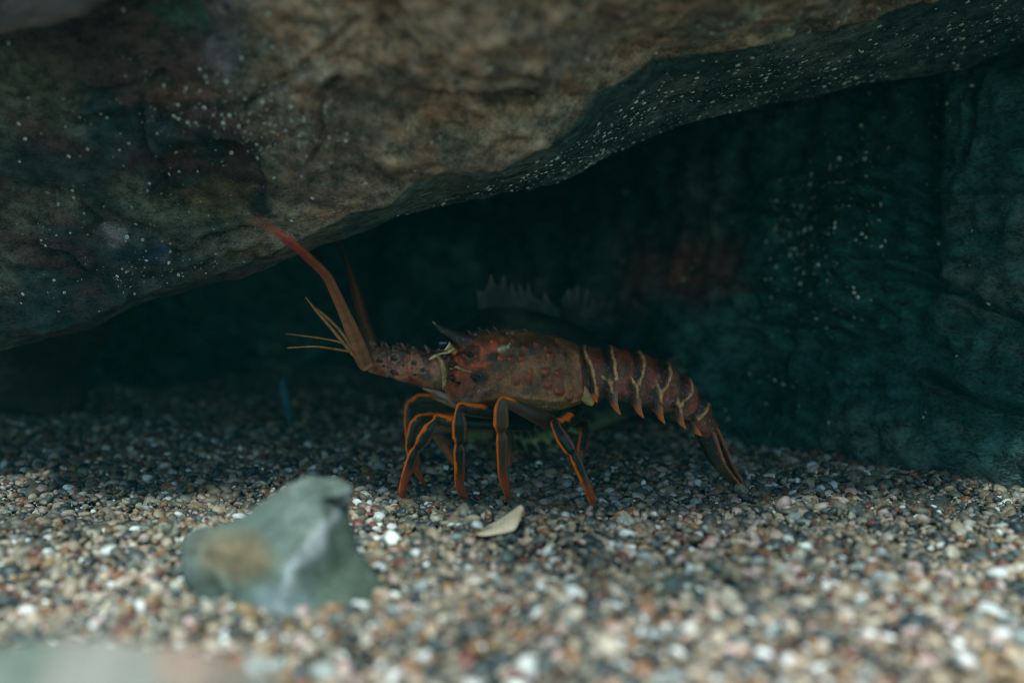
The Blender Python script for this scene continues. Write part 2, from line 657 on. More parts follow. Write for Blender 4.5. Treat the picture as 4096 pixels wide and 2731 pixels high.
# ------------------------------------------------------------------ the great overhanging rock
E1 = np.array([(-900, 1660), (0, 1360), (350, 1275), (520, 1190), (958, 1075), (1132, 1000), (1306, 925), (1400, 862), (1559, 823), (1640, 745), (1783, 672), (1910, 692),
               (2038, 663), (2216, 580), (2325, 500), (2400, 395), (2548, 306), (2644, 252), (2935, 205), (3127, 146), (3318, 90), (3700, -30), (4096, -120), (5000, -330)], float)
E2 = np.array([(-900, 1700), (0, 1393), (348, 1306), (522, 1222), (958, 1115), (1132, 1045), (1306, 975), (1400, 945), (1591, 867), (1783, 823), (1974, 778), (2197, 733),
               (2325, 676), (2484, 587), (2675, 510), (2900, 462), (3165, 398), (3395, 345), (3700, 299), (3930, 253), (4096, 225), (5000, 40)], float)


def build_overhang():
    pxs = np.linspace(-900, 5000, 430)
    e1 = np.interp(pxs, E1[:, 0], E1[:, 1])
    e2 = np.interp(pxs, E2[:, 0], E2[:, 1])
    e1 = np.minimum(e1, e2 - 14)
    nf, nu, nb = 130, 34, 30
    d_e1 = np.interp(pxs, [-900, 0, 1000, 1600, 2200, 3000, 4100, 5000], [1.02, 1.03, 1.00, 0.92, 0.90, 0.92, 0.98, 1.0])
    d_e2 = np.interp(pxs, [-900, 0, 1000, 1400, 1800, 2300, 3000, 4100, 5000], [1.06, 1.07, 1.05, 1.03, 1.08, 1.12, 1.17, 1.20, 1.22])
    d_top = np.interp(pxs, [-900, 0, 1000, 1900, 3000, 4100, 5000], [0.84, 0.84, 0.74, 0.66, 0.68, 0.74, 0.8])
    rows, qy = [], []
    py_top = -1500.0
    for t in np.linspace(0, 1, nf, endpoint=False):
        py = py_top + (e1 - py_top) * (1 - (1 - t) ** 1.35)
        k = np.clip((py - (-300)) / (e1 + 300), 0, 1)
        d = d_top + (d_e1 - d_top) * k ** 1.2
        rows.append(W(pxs, py, d))
        qy.append(py)
    for t in np.linspace(0, 1, nu, endpoint=False):
        py = e1 + (e2 - e1) * t
        d = d_e1 + (d_e2 - d_e1) * t ** 1.1
        rows.append(W(pxs, py, d))
        qy.append(py)
    edge = W(pxs, e2, d_e2)
    for t in np.linspace(0, 1, nb):
        p = edge.copy()
        p[:, 1] += 0.9 * t
        p[:, 2] += 0.10 * t + 0.5 * t * t
        rows.append(p)
        qy.append(e2)
    P = np.array(rows)
    qx = np.broadcast_to(pxs, P.shape[:2])
    qy = np.array(qy)
    N = grid_normals(P, False)
    if N[nf // 2, 200, 1] > 0:
        N = -N
    # relief: broad facets, ledges that run with the bedding, fine roughness
    front = np.zeros(P.shape[:2])
    front[:nf] = 1
    bed = P @ np.array([0.33, 0.25, 0.9])
    amp = 0.0065 * fbm(P, 9.0, 3, 3) + 0.0042 * fbm(P, 22.0, 4, 8, ridged=True, gain=0.42) + 0.0016 * fbm(P, 110, 2, 12)
    led = bed * 42 + 1.2 * fbm(P, 6, 2, 33)
    amp += 0.0035 * (led - np.floor(led) - 0.5) * smooth(-0.1, 0.5, fbm(P, 8, 2, 51))
    # angular scallops of the centre face
    for cx, cy, rx, ry, dep in [(1390, 470, 130, 190, 0.005), (1880, 430, 330, 120, 0.009), (1560, 180, 90, 190, 0.008), (820, 720, 240, 170, 0.014), (330, 450, 260, 120, 0.010), (2300, 470, 160, 130, 0.008)]:
        r = np.hypot((qx - cx) / rx, (qy - cy) / ry) + 0.35 * fbm(P, 22, 2, int(cx))
        amp -= dep * (1 - smooth(0.75, 1.05, r)) * front
    for crack, dep, wd in (([(930, 425), (1050, 340), (1200, 280), (1326, 175), (1420, 60)], 0.006, 11), ([(585, 400), (575, 520), (600, 640), (640, 760)], 0.007, 12), ([(300, 420), (430, 400), (560, 355), (640, 330)], 0.008, 16),
                           ([(1230, 620), (1290, 560), (1310, 400), (1400, 300)], 0.007, 12), ([(0, 700), (250, 760), (420, 860), (700, 980)], 0.006, 14), ([(1700, 230), (1900, 290), (2150, 300), (2400, 250)], 0.006, 13),
                           ([(100, 1000), (300, 1050), (450, 1180)], 0.008, 16), ([(700, 1000), (850, 960), (1010, 955)], 0.010, 12), ([(2000, 480), (2200, 460), (2330, 380)], 0.006, 12)):
        dd = dist_poly(qx + 45 * fbm(P, 18, 3, 3), qy + 40 * fbm(P, 20, 3, 5), crack)
        amp -= dep * np.exp(-(dd / wd) ** 2) * front
        amp += 0.5 * dep * np.exp(-((dd - 3 * wd) / (1.5 * wd)) ** 2) * front
    und_w = np.ones(P.shape[:2])
    und_w[nf:] = 0.38
    amp = amp * und_w
    lip = np.exp(-((qy - np.broadcast_to(e1, qy.shape) + 25) / 28.0) ** 2) * front * smooth(1150, 1500, qx)
    amp += 0.004 * lip * (0.6 + 0.8 * fbm(P, 25, 2, 77))
    P = P + N * amp[..., None]
    # ---- the rock's colours
    c = np.empty(P.shape)
    n1 = fbm(P, 14, 4, 21)
    n2 = fbm(P, 40, 3, 27)
    n3 = fbm(P, 7, 3, 29)
    warm = np.array([0.50, 0.335, 0.235])
    c[:] = warm
    c = mix(c, (0.28, 0.185, 0.135), smooth(-0.1, 0.8, n1))
    c = mix(c, (0.38, 0.18, 0.09), 0.55 * smooth(0.25, 0.9, n2))
    c = mix(c, (0.25, 0.25, 0.18), 0.7 * smooth(0.1, 0.8, fbm(P, 20, 3, 61)))
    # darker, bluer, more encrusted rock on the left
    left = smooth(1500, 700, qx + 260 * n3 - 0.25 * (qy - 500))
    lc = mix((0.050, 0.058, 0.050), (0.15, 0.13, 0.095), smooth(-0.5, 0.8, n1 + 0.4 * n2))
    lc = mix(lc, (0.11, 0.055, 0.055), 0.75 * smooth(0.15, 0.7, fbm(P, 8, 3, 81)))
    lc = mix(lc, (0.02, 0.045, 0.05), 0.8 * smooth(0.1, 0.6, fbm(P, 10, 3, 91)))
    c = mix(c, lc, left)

    def patch(cx, cy, rx, ry, colr, amt, soft=0.5, ns=24):
        nonlocal c
        r = np.hypot((qx - cx) / rx, (qy - cy) / ry) + 0.55 * fbm(P, ns, 3, int(cx + cy)) + 0.4 * fbm(P, 80, 3, int(cx))
        c = mix(c, colr, amt * (1 - smooth(1 - soft, 1.05, r)) * (front + (1 - front) * 0.3))
    patch(1400, 500, 140, 190, (0.10, 0.08, 0.058), 0.6, 0.5)
    patch(1620, 350, 260, 90, (0.07, 0.06, 0.045), 0.6, 0.4)
    patch(2080, 380, 220, 90, (0.11, 0.095, 0.07), 0.6, 0.4)
    patch(820, 690, 210, 150, (0.018, 0.024, 0.024), 0.95, 0.35)
    patch(960, 590, 130, 90, (0.018, 0.024, 0.03), 0.9, 0.4)
    patch(830, 800, 150, 60, (0.14, 0.08, 0.02), 0.6, 0.6)
    patch(560, 640, 260, 130, (0.085, 0.036, 0.034), 0.7, 0.6)
    patch(250, 640, 200, 160, (0.02, 0.03, 0.03), 0.8, 0.5)
    patch(840, 400, 110, 45, (0.26, 0.17, 0.17), 0.8, 0.6)
    patch(740, 360, 180, 45, (0.19, 0.095, 0.05), 0.7, 0.6)
    patch(470, 925, 90, 50, (0.34, 0.28, 0.29), 0.85, 0.5)
    patch(860, 985, 170, 40, (0.24, 0.18, 0.15), 0.7, 0.5)
    patch(600, 1010, 110, 60, (0.03, 0.05, 0.085), 0.9, 0.5)
    patch(900, 130, 70, 190, (0.17, 0.15, 0.17), 0.6, 0.6)
    patch(670, 90, 110, 120, (0.035, 0.085, 0.055), 0.7, 0.6)
    patch(560, 340, 60, 22, (0.25, 0.12, 0.08), 0.6, 0.6)
    patch(1700, 560, 90, 90, (0.32, 0.15, 0.075), 0.5, 0.7)
    patch(1500, 700, 150, 60, (0.17, 0.11, 0.08), 0.6, 0.6)
    # underside: grey-green, with shade painted in as a darker colour
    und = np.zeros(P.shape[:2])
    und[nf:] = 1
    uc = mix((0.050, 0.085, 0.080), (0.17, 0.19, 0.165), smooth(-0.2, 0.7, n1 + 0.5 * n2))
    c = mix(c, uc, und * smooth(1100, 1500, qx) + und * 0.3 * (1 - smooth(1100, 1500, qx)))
    pale = smooth(2450, 2250, qx) * 0
    # grain
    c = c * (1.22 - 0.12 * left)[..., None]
    ang = math.radians(-32)
    St = np.stack([(P[..., 0] * math.cos(ang) + P[..., 2] * math.sin(ang)) * 0.22, P[..., 1], -P[..., 0] * math.sin(ang) + P[..., 2] * math.cos(ang)], -1)
    c *= np.clip(1 + 0.30 * fbm(P, 120, 3, 44) + 0.38 * fbm(St, 85, 3, 58) * (0.35 + 0.65 * left), 0.2, 2.2)[..., None]
    c = mix(c, (0.13, 0.045, 0.04), 0.6 * left * smooth(0.0, 0.6, fbm(St, 30, 3, 66)))
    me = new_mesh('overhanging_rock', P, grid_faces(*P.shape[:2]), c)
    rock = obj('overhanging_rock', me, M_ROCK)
    tag(rock, 'huge brown overhanging rock slab speckled with barnacles, sloping down to the left above the lobster', 'rock')
    N = grid_normals(P, False)
    if N[nf // 2, 200, 1] > 0:
        N = -N
    clump = smooth(-0.25, 0.6, fbm(P, 12, 4, 101)) + 0.14
    inview = ((qx > -150) & (qx < 4250) & (qy > -120)).astype(float)
    inview[nf + nu:] = 0
    area = np.linalg.norm(np.cross(np.gradient(P, axis=0), np.gradient(P, axis=1)), axis=-1)
    dl = np.exp(-((qx - 620) / 420) ** 2 - ((qy - 620) / 400) ** 2) * 1.0 + 0.8 * np.exp(-((qx - 1080) / 190) ** 2 - ((qy - 560) / 190) ** 2) + 0.5 * np.exp(-((qx - 500) / 300) ** 2 - ((qy - 900) / 160) ** 2)
    dc = 0.22 * smooth(1100, 1300, qx)
    dens = (dl + dc) * clump * inview * area
    dens[nf:] = 0
    edge_t = np.zeros(P.shape[:2])
    edge_t[nf:nf + nu] = np.linspace(0, 1, nu)[:, None]
    du = edge_t ** 1.6 * smooth(1500, 2300, qx) * (1.2 - 0.5 * smooth(3000, 3600, qx)) * inview * (0.4 + clump) * area
    du2 = (edge_t > 0) * 0.25 * smooth(1200, 1700, qx) * inview * area * clump + 0.10 * smooth(2500, 3000, qx) * (edge_t > 0) * inview * area
    p1, m1, s1 = scatter_on(P, N, dens, 1150, 0.0014, 0.0030)
    p2, m2, s2 = scatter_on(P, N, du, 820, 0.0016, 0.0034)
    p3, m3, s3 = scatter_on(P, N, du2, 330, 0.0018, 0.0044)
    barnacles(rock, np.vstack([p1, p2, p3]), np.vstack([m1, m2, m3]), np.concatenate([s1, s2, s3]), 240)


build_overhang()

# ------------------------------------------------------------------ the rocks at the back and on the right
BASE = np.array([(-900, 1690), (0, 1650), (500, 1580), (1000, 1500), (1500, 1490), (2000, 1560), (2500, 1665), (2900, 1755), (3500, 1900), (4096, 2010), (5000, 2160)], float)


def build_wall(name, px0, px1, label, joint_right, seed, extra_d=0.0, n_barn=0, n_single=0):
    pxs = np.linspace(px0, px1, int((px1 - px0) / 14))
    base = np.interp(pxs, BASE[:, 0], BASE[:, 1])
    d0 = ground_d(base) + extra_d
    ny = 150
    rows, qy = [], []
    for t in np.linspace(0, 1, ny):
        py = -350 + (base + 130 + 350) * t
        d = d0 + 0.22 * (1 - t) ** 1.2
        p = W(pxs, py, d)
        rows.append(p)
        qy.append(py)
    P = np.array(rows)
    qy = np.array(qy)
    qx = np.broadcast_to(pxs, P.shape[:2])
    N = grid_normals(P, False)
    if N[75, 20, 1] > 0:
        N = -N
    amp = 0.022 * fbm(P, 5.0, 3, seed) + 0.010 * fbm(P, 18.0, 4, seed + 3, ridged=True, gain=0.45) + 0.003 * fbm(P, 70, 2, seed + 5)
    for crack in ([(3250, 760), (3420, 735), (3560, 770), (3700, 790)], [(2900, 830), (3200, 850), (3400, 830), (3650, 870)], [(3330, 1060), (3530, 1035), (3680, 1050), (3760, 1090)],
                  [(3420, 1130), (3640, 1105), (3850, 1170), (4090, 1260)], [(3880, 770), (4000, 760), (4200, 770)], [(3700, 1500), (3900, 1590), (4200, 1660)], [(2950, 1150), (3300, 1230), (3500, 1300)],
                  [(3930, 330), (3900, 500), (3860, 620)], [(2900, 1330), (3300, 1290), (3600, 1360)]):
        dd = dist_poly(qx + 30 * fbm(P, 14, 2, 3), qy + 26 * fbm(P, 16, 2, 5), crack)
        amp -= 0.024 * np.exp(-(dd / 14) ** 2)
        amp += 0.007 * np.exp(-((dd - 34) / 18) ** 2)
    dd = np.abs(qx - 3700 + 40 * fbm(P, 9, 2, seed + 8) - 0.03 * (qy - 600))
    amp -= 0.035 * np.exp(-(dd / 46) ** 2) * smooth(1300, 950, qy)
    step = smooth(3690, 3790, qx) * smooth(1500, 1000, qy)
    amp += 0.010 * step
    # rounded shoulders at the joint between the two rocks
    ex = (px1 - qx) if joint_right else (qx - px0)
    if joint_right is not None:
        ex = ex + 36 * fbm(P, 9, 2, seed + 8)
        amp -= 0.11 * (1 - smooth(-10, 130, ex)) ** 1.6
    P = P + N * amp[..., None]
    n1, n2 = fbm(P, 10, 4, seed + 11), fbm(P, 30, 3, seed + 12)
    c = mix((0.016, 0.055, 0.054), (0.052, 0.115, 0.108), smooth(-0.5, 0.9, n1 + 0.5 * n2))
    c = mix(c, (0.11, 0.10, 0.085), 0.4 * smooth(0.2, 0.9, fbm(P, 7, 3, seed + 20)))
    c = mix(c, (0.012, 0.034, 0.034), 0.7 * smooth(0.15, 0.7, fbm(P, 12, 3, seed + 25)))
    # red reflection in the tank glass, painted into the wall colour behind the tail
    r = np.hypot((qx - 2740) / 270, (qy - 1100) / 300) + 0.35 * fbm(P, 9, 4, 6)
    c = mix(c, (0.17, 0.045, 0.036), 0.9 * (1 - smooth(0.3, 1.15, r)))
    if True:
        c = mix(c, (0.085, 0.092, 0.078), 0.8 * smooth(3650, 3850, qx + 80 * n1) * smooth(-0.1, 0.6, fbm(P * np.array([1, 1, 2.2]), 16, 3, 77)) * smooth(700, 900, qy))
    c *= (1 + 0.3 * fbm(P, 90, 2, seed + 31))[..., None]
    c *= (1.45 - 0.35 * smooth(2900, 3900, qx))[..., None]  # colour darkened towards the right to offset the light falling there
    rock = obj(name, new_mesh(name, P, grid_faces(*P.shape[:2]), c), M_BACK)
    tag(rock, label, 'rock')
    if n_barn:
        N = grid_normals(P, False)
        if N[75, 20, 1] > 0:
            N = -N
        clump = smooth(-0.05, 0.5, fbm(P, 8, 3, seed + 40)) + 0.06
        area = np.linalg.norm(np.cross(np.gradient(P, axis=0), np.gradient(P, axis=1)), axis=-1)
        dens = area * clump * (np.exp(-((qx - 3080) / 330) ** 2 - ((qy - 800) / 330) ** 2) + 0.12 + (0.5 * np.exp(-((qx - 3850) / 160) ** 2 - ((qy - 1100) / 120) ** 2)))
        dens *= (qx > 1400) & (qx < 4200) & (qy > 250) & (qy < 1750)
        p, m, s = scatter_on(P, N, dens, n_barn, 0.0017, 0.0038)
        barnacles(rock, p, m, s, n_single)
    return rock


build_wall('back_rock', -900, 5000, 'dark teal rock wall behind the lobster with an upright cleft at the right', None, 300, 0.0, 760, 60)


# ------------------------------------------------------------------ stones with a traced outline and real depth
def stone(name, outline, inner, d, thick, colour, mat, amp=0.004, scale=14, seed=0, sub=3, relax=2, d_slope=0.0):
    """outline [(px,py)], inner [(px,py,bulge m)]: front skin bulging to the glass, back skin behind, one closed body"""
    pts = [Vector(p) for p in outline] + [Vector(p[:2]) for p in inner]
    n = len(outline)
    edges = [(i, (i + 1) % n) for i in range(n)]
    vv, ee, ff, *_ = geometry.delaunay_2d_cdt(pts, edges, [], 1, 1e-3)
    bul = {}
    for v in vv:
        bul[(round(v.x, 1), round(v.y, 1))] = 0.0
    for px, py, b in inner:
        bul[(round(px, 1), round(py, 1))] = b
    bm = bmesh.new()
    ymax = max(p[1] for p in outline)
    fr, bk = [], []
    for v in vv:
        b = bul[(round(v.x, 1), round(v.y, 1))]
        dd = d + d_slope * (ymax - v.y)
        fr.append(bm.verts.new(W(v.x, v.y, dd - b)))
        bk.append(fr[-1] if b == 0 else bm.verts.new(W(v.x, v.y, dd + thick * b / max(q[2] for q in inner))))
    for f in ff:
        a = [fr[i] for i in f]
        try:
            bm.faces.new(a)
        except ValueError:
            pass
        q = [bk[i] for i in f][::-1]
        if any(bk[i] is not fr[i] for i in f):
            try:
                bm.faces.new(q)
            except ValueError:
                pass
    bmesh.ops.recalc_face_normals(bm, faces=bm.faces)
    for k in range(sub):
        bmesh.ops.subdivide_edges(bm, edges=bm.edges[:], cuts=1, use_grid_fill=True)
        if k < relax:
            bmesh.ops.smooth_vert(bm, verts=bm.verts[:], factor=0.5, use_axis_x=True, use_axis_y=True, use_axis_z=True)
    bmesh.ops.triangulate(bm, faces=bm.faces[:])
    bm.normal_update()
    V = np.array([v.co[:] for v in bm.verts])
    N = np.array([v.normal[:] for v in bm.verts])
    V = V + N * (amp * fbm(V, scale, 4, seed))[:, None]
    F = np.array([[v.index for v in f.verts] for f in bm.faces])
    bm.free()
    qx, qy = proj(V)
    return obj(name, new_mesh(name, V, F, colour(V, N, qx, qy)), mat)


def col_front_stone(V, N, qx, qy):
    n = fbm(V, 30, 4, 5)
    c = mix((0.056, 0.070, 0.058), (0.092, 0.108, 0.094), smooth(-0.5, 0.7, n))
    c *= (1 + 0.35 * fbm(V, 120, 3, 6))[:, None]
    r = np.hypot((qx - 930) / 190, (qy - 2220) / 120) + 0.3 * n
    c = mix(c, (0.105, 0.066, 0.032), 0.8 * (1 - smooth(0.4, 1.1, r)))
    dd = dist_poly(qx + 25 * n, qy + 25 * n, [(1378, 1960), (1345, 2040), (1280, 2110), (1200, 2200), (1155, 2250), (1150, 2330), (1110, 2420)])
    c = mix(c, (0.24, 0.235, 0.245), 0.85 * np.exp(-(dd / 24) ** 2))
    r = np.hypot((qx - 1130) / 140, (qy - 2420) / 90) + 0.3 * n
    c = mix(c, (0.15, 0.175, 0.19), 0.6 * (1 - smooth(0.4, 1.1, r)))
    c = mix(c, (0.040, 0.054, 0.036), 0.8 * smooth(1240, 1330, qx - 0.35 * (2300 - qy) * 0.8 + 20 * n) * (qy > 2000))  # right face darker: shade painted into its colour
    r = np.hypot((qx - 1150) / 22, (qy - 1965) / 48)
    c = mix(c, (0.07, 0.075, 0.065), 0.7 * (1 - smooth(0.5, 1.1, r)))
    return c


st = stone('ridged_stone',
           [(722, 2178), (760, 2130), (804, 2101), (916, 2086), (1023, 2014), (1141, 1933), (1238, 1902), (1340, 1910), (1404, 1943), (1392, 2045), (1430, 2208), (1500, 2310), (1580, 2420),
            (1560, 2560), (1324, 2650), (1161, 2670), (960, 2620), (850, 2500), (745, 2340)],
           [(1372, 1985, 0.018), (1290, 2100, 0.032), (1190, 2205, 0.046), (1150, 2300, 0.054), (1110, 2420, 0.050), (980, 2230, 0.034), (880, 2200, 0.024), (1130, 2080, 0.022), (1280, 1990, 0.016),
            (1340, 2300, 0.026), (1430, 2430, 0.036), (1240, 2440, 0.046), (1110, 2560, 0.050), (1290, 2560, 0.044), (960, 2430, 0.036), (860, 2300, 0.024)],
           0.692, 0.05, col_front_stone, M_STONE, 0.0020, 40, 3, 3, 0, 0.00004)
tag(st, 'grey-green angular stone with a pale ridge and orange stain, on the gravel before the lobster', 'stone')


def col_boulder(V, N, qx, qy):
    n = fbm(V, 26, 4, 15)
    c = mix((0.07, 0.09, 0.075), (0.14, 0.13, 0.11), smooth(-0.5, 0.6, n))
    c = mix(c, (0.20, 0.12, 0.09), 0.7 * smooth(0.2, 0.7, fbm(V, 18, 3, 19)))
    return c


bo = stone('rounded_stone', [(-420, 2800), (-200, 2600), (60, 2560), (300, 2530), (520, 2515), (720, 2545), (940, 2600), (1140, 2690), (1260, 2860), (1200, 3300), (600, 3420), (0, 3420), (-400, 3200)],
           [(300, 2800, 0.03), (700, 2850, 0.03), (0, 2800, 0.03), (500, 3100, 0.05), (150, 3100, 0.05), (900, 3000, 0.035), (-150, 2950, 0.035)], 0.43, 0.05, col_boulder, M_STONE, 0.004, 20, 6, 3, 1)
tag(bo, 'blurred greenish stone in the bottom left corner, closest to the glass', 'stone')


def col_ledge(V, N, qx, qy):
    n = fbm(V, 16, 4, 25)
    c = mix((0.055, 0.05, 0.07), (0.16, 0.12, 0.13), smooth(-0.4, 0.8, n))
    dd = dist_poly(qx, qy, [(-200, 190), (0, 140), (230, 90), (560, 15)])
    return mix(c, (0.26, 0.18, 0.17), 0.7 * np.exp(-(dd / 30) ** 2))


le = stone('ledge_rock', [(-1200, -1500), (-800, 380), (-300, 250), (0, 165), (120, 128), (235, 105), (350, 75), (470, 42), (590, 5), (720, -120), (900, -700), (900, -1500)],  # outline carried up unseen above the frame to keep sun off the slab
           [(-300, 60, 0.04), (0, 0, 0.035), (250, -50, 0.035), (400, -200, 0.05), (0, -200, 0.05), (-450, -150, 0.06), (0, -900, 0.09), (400, -900, 0.08)], 0.80, 0.04, col_ledge, M_STONE, 0.005, 16, 8)
tag(le, 'purplish rock ledge jutting in at the top left corner', 'rock')


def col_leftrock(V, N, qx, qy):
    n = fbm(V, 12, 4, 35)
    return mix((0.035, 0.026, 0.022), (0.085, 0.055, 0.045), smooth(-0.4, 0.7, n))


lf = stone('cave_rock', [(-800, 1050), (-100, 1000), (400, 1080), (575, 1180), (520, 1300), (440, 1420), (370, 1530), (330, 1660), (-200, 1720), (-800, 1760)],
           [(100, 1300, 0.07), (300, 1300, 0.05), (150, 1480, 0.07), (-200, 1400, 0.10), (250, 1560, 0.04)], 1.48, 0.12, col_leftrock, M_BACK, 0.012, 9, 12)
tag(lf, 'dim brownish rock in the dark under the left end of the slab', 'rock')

# ------------------------------------------------------------------ the spiny lobster
D0 = 1.055                       # its midline stands this far behind the glass
MM = D0 / FPX                    # metres per photograph pixel on that plane
DARK = np.array([0.030, 0.020, 0.014])
lob = empty('spiny_lobster', (W(2050, 1900, D0)[0], D0, 0))
tag(lob, 'reddish brown spiny lobster with orange striped legs standing on the gravel under the slab', 'lobster')

# rows: top px,py ; bottom px,py ; half width px ; boxiness
BODY = np.array([
    (1764, 1455, 1772, 1540, 66), (1775, 1428, 1781, 1556, 94), (1800, 1396, 1794, 1580, 114), (1838, 1356, 1820, 1608, 140),
    (1900, 1328, 1882, 1624, 170), (2000, 1314, 1990, 1612, 190), (2100, 1320, 2100, 1630, 200), (2200, 1340, 2190, 1642, 200), (2270, 1362, 2270, 1624, 194),
    (2302, 1374, 2322, 1602, 186), (2308, 1380, 2328, 1597, 178), (2312, 1392, 2338, 1588, 160), (2336, 1390, 2362, 1586, 160),
    (2444, 1392, 2466, 1598, 165), (2560, 1412, 2545, 1614, 158), (2678, 1461, 2640, 1640, 146), (2762, 1526, 2712, 1668, 130), (2826, 1612, 2764, 1706, 112),
    (2868, 1690, 2806, 1744, 92)], float)
KNOBS = [(1040, 850, 46), (1215, 890, 42), (1335, 870, 46), (1365, 790, 38), (1550, 940, 46), (1665, 995, 44), (1675, 890, 40), (1655, 815, 38), (1515, 805, 40), (1440, 680, 38), (1565, 640, 40),
         (1530, 560, 40), (1275, 665, 42), (1165, 675, 40), (1170, 765, 28), (1060, 660, 40), (985, 500, 34), (1800, 985, 30), (1775, 1060, 36), (600, 920, 28), (660, 937, 14), (1745, 805, 22),
         (1690, 620, 24), (1420, 520, 30), (1300, 560, 28), (1180, 480, 26), (1640, 480, 26), (700, 640, 34), (790, 640, 22), (800, 700, 20), (1085, 560, 22)]
KNOBS = [(x / 2.614 + 1600, y / 2.614 + 1180, 1.15 * r / 2.614) for x, y, r in KNOBS]
PALE = [[(2338, 1390), (2345, 1430), (2370, 1480), (2385, 1545), (2388, 1590)],
        [(2440, 1380), (2459, 1454), (2468, 1505), (2445, 1530)], [(2413, 1506), (2445, 1530), (2455, 1580)],
        [(2556, 1400), (2575, 1455), (2572, 1510), (2548, 1535)], [(2525, 1512), (2546, 1538), (2552, 1585)],
        [(2672, 1450), (2682, 1500), (2668, 1545), (2642, 1565)], [(2628, 1540), (2638, 1570), (2645, 1605)],
        [(2758, 1515), (2763, 1570), (2745, 1600), (2722, 1620)], [(2715, 1600), (2722, 1625), (2728, 1660)],
        [(2834, 1615), (2820, 1650), (2790, 1668)]]


def build_body():
    S = catmull(BODY, 22)
    C = 168
    a = np.linspace(0, 2 * np.pi, C, endpoint=False)
    pw = np.where(np.cos(a) > 0, 2 / 2.3, 2 / 3.4)
    u = np.sign(np.cos(a)) * np.abs(np.cos(a)) ** pw
    w = np.sign(np.sin(a)) * np.abs(np.sin(a)) ** pw
    top, bot = W(S[:, 0], S[:, 1], D0), W(S[:, 2], S[:, 3], D0)
    mid, ax = (top + bot) / 2, (top - bot) / 2
    P = mid[:, None] + u[None, :, None] * ax[:, None]
    P[..., 1] -= w[None] * S[:, 4][:, None] * MM
    N = grid_normals(P, True)
    if N[len(S) // 2, C // 4, 1] > 0:
        N = -N
    Q = P.copy()
    Q[..., 1] = D0 - np.abs(Q[..., 1] - D0)
    qx, qy = proj(Q)
    tail = smooth(2318, 2340, qx)
    front = 1 - tail
    h = np.zeros(qx.shape)
    c = np.zeros(P.shape)
    n1, n2 = fbm(P, 60, 4, 2), fbm(P, 180, 3, 4)
    # carapace: brown grey shell, redder in front
    c[:] = (0.31, 0.135, 0.052)
    c = mix(c, (0.190, 0.078, 0.032), smooth(-0.3, 0.7, n1))
    c = mix(c, (0.035, 0.022, 0.014), 0.6 * smooth(0.05, 0.6, fbm(P, 45, 4, 23)))
    red = smooth(2020, 1900, qx + 60 * n1 - 0.2 * (qy - 1480))
    c = mix(c, mix((0.50, 0.075, 0.012), (0.24, 0.042, 0.012), smooth(-0.3, 0.6, n1)), 0.92 * red)
    up = smooth(1420, 1350, qy + 20 * n1)
    c = mix(c, (0.14, 0.05, 0.03), 0.6 * up * smooth(2150, 1950, qx))
    # grooves
    for line, depth, wd in (([(1790, 1470), (1830, 1480), (1880, 1487), (1930, 1470), (1975, 1440), (2030, 1425)], 4.0, 8), ([(1950, 1440), (1930, 1500), (1910, 1545), (1890, 1590), (1850, 1600)], 5.0, 9)):
        dd = dist_poly(qx, qy, line)
        h -= depth * np.exp(-(dd / wd) ** 2) * front
    # dark blotch on the cheek
    r = np.hypot((qx - 1915) / 46, (qy - 1510) / 38) + 0.28 * n1 + 0.15 * n2
    c = mix(c, (0.016, 0.012, 0.010), 0.95 * (1 - smooth(0.7, 1.05, r)) * front)
    r = np.hypot((qx - 1975) / 30, (qy - 1430) / 20) + 0.3 * n1
    c = mix(c, (0.016, 0.012, 0.010), 0.9 * (1 - smooth(0.7, 1.05, r)) * front)
    r = np.hypot((qx - 1872) / 20, (qy - 1415) / 18) + 0.4 * n1
    c = mix(c, (0.05, 0.015, 0.010), 0.8 * (1 - smooth(0.6, 1.1, r)) * front)
    c = mix(c, (0.03, 0.012, 0.008), 0.85 * smooth(0.12, 0.45, fbm(P, 55, 4, 63)) * red * front)
    # cheek outlines
    dd = dist_poly(qx, qy, [(1810, 1398), (1796, 1425), (1788, 1450), (1800, 1472), (1826, 1466), (1852, 1478), (1880, 1486)])
    c = mix(c, (0.42, 0.20, 0.08), 0.85 * np.exp(-(dd / 5) ** 2) * front)
    dd = dist_poly(qx, qy, [(1719, 1436), (1757, 1416), (1790, 1412), (1815, 1397)])
    c = mix(c, (0.62, 0.48, 0.26), 0.9 * np.exp(-(dd / 7) ** 2) * front)
    for ex, ey, er in ((1772, 1424, 11), (1801, 1458, 15)):
        r = np.hypot((qx - ex) / er, (qy - ey) / (er * 0.8))
        c = mix(c, (0.42, 0.22, 0.09), 0.8 * (1 - smooth(1.0, 1.6, r)))
        c = mix(c, (0.006, 0.006, 0.006), 1 - smooth(0.8, 1.05, r))
        h += 4 * (1 - smooth(0, 1.2, r))
    # lower pink edge, dotted cream line, orange border line
    low = smooth(1560, 1600, qy + 0.25 * (qx - 1850)) * smooth(1960, 1880, qx)
    c = mix(c, (0.26, 0.12, 0.095), 0.7 * low)
    dd = dist_poly(qx, qy, [(1830, 1598), (1880, 1590), (1920, 1560), (1960, 1556)])
    c = mix(c, (0.5, 0.36, 0.22), 0.8 * np.exp(-(dd / 6) ** 2) * (vnoise(P * 900, 6) > 0.05) * front)
    line = [(1860, 1612), (1930, 1600), (1985, 1586), (2060, 1584), (2130, 1590), (2220, 1602), (2310, 1604)]
    dd = dist_poly(qx, qy, line)
    c = mix(c, (0.36, 0.185, 0.065), 0.85 * np.exp(-(dd / 7) ** 2) * front)
    h += 3.0 * np.exp(-(dd / 10) ** 2) * front
    below = smooth(0, 14, qy - np.interp(qx, [p[0] for p in line], [p[1] for p in line])) * front * smooth(1960, 2020, qx)
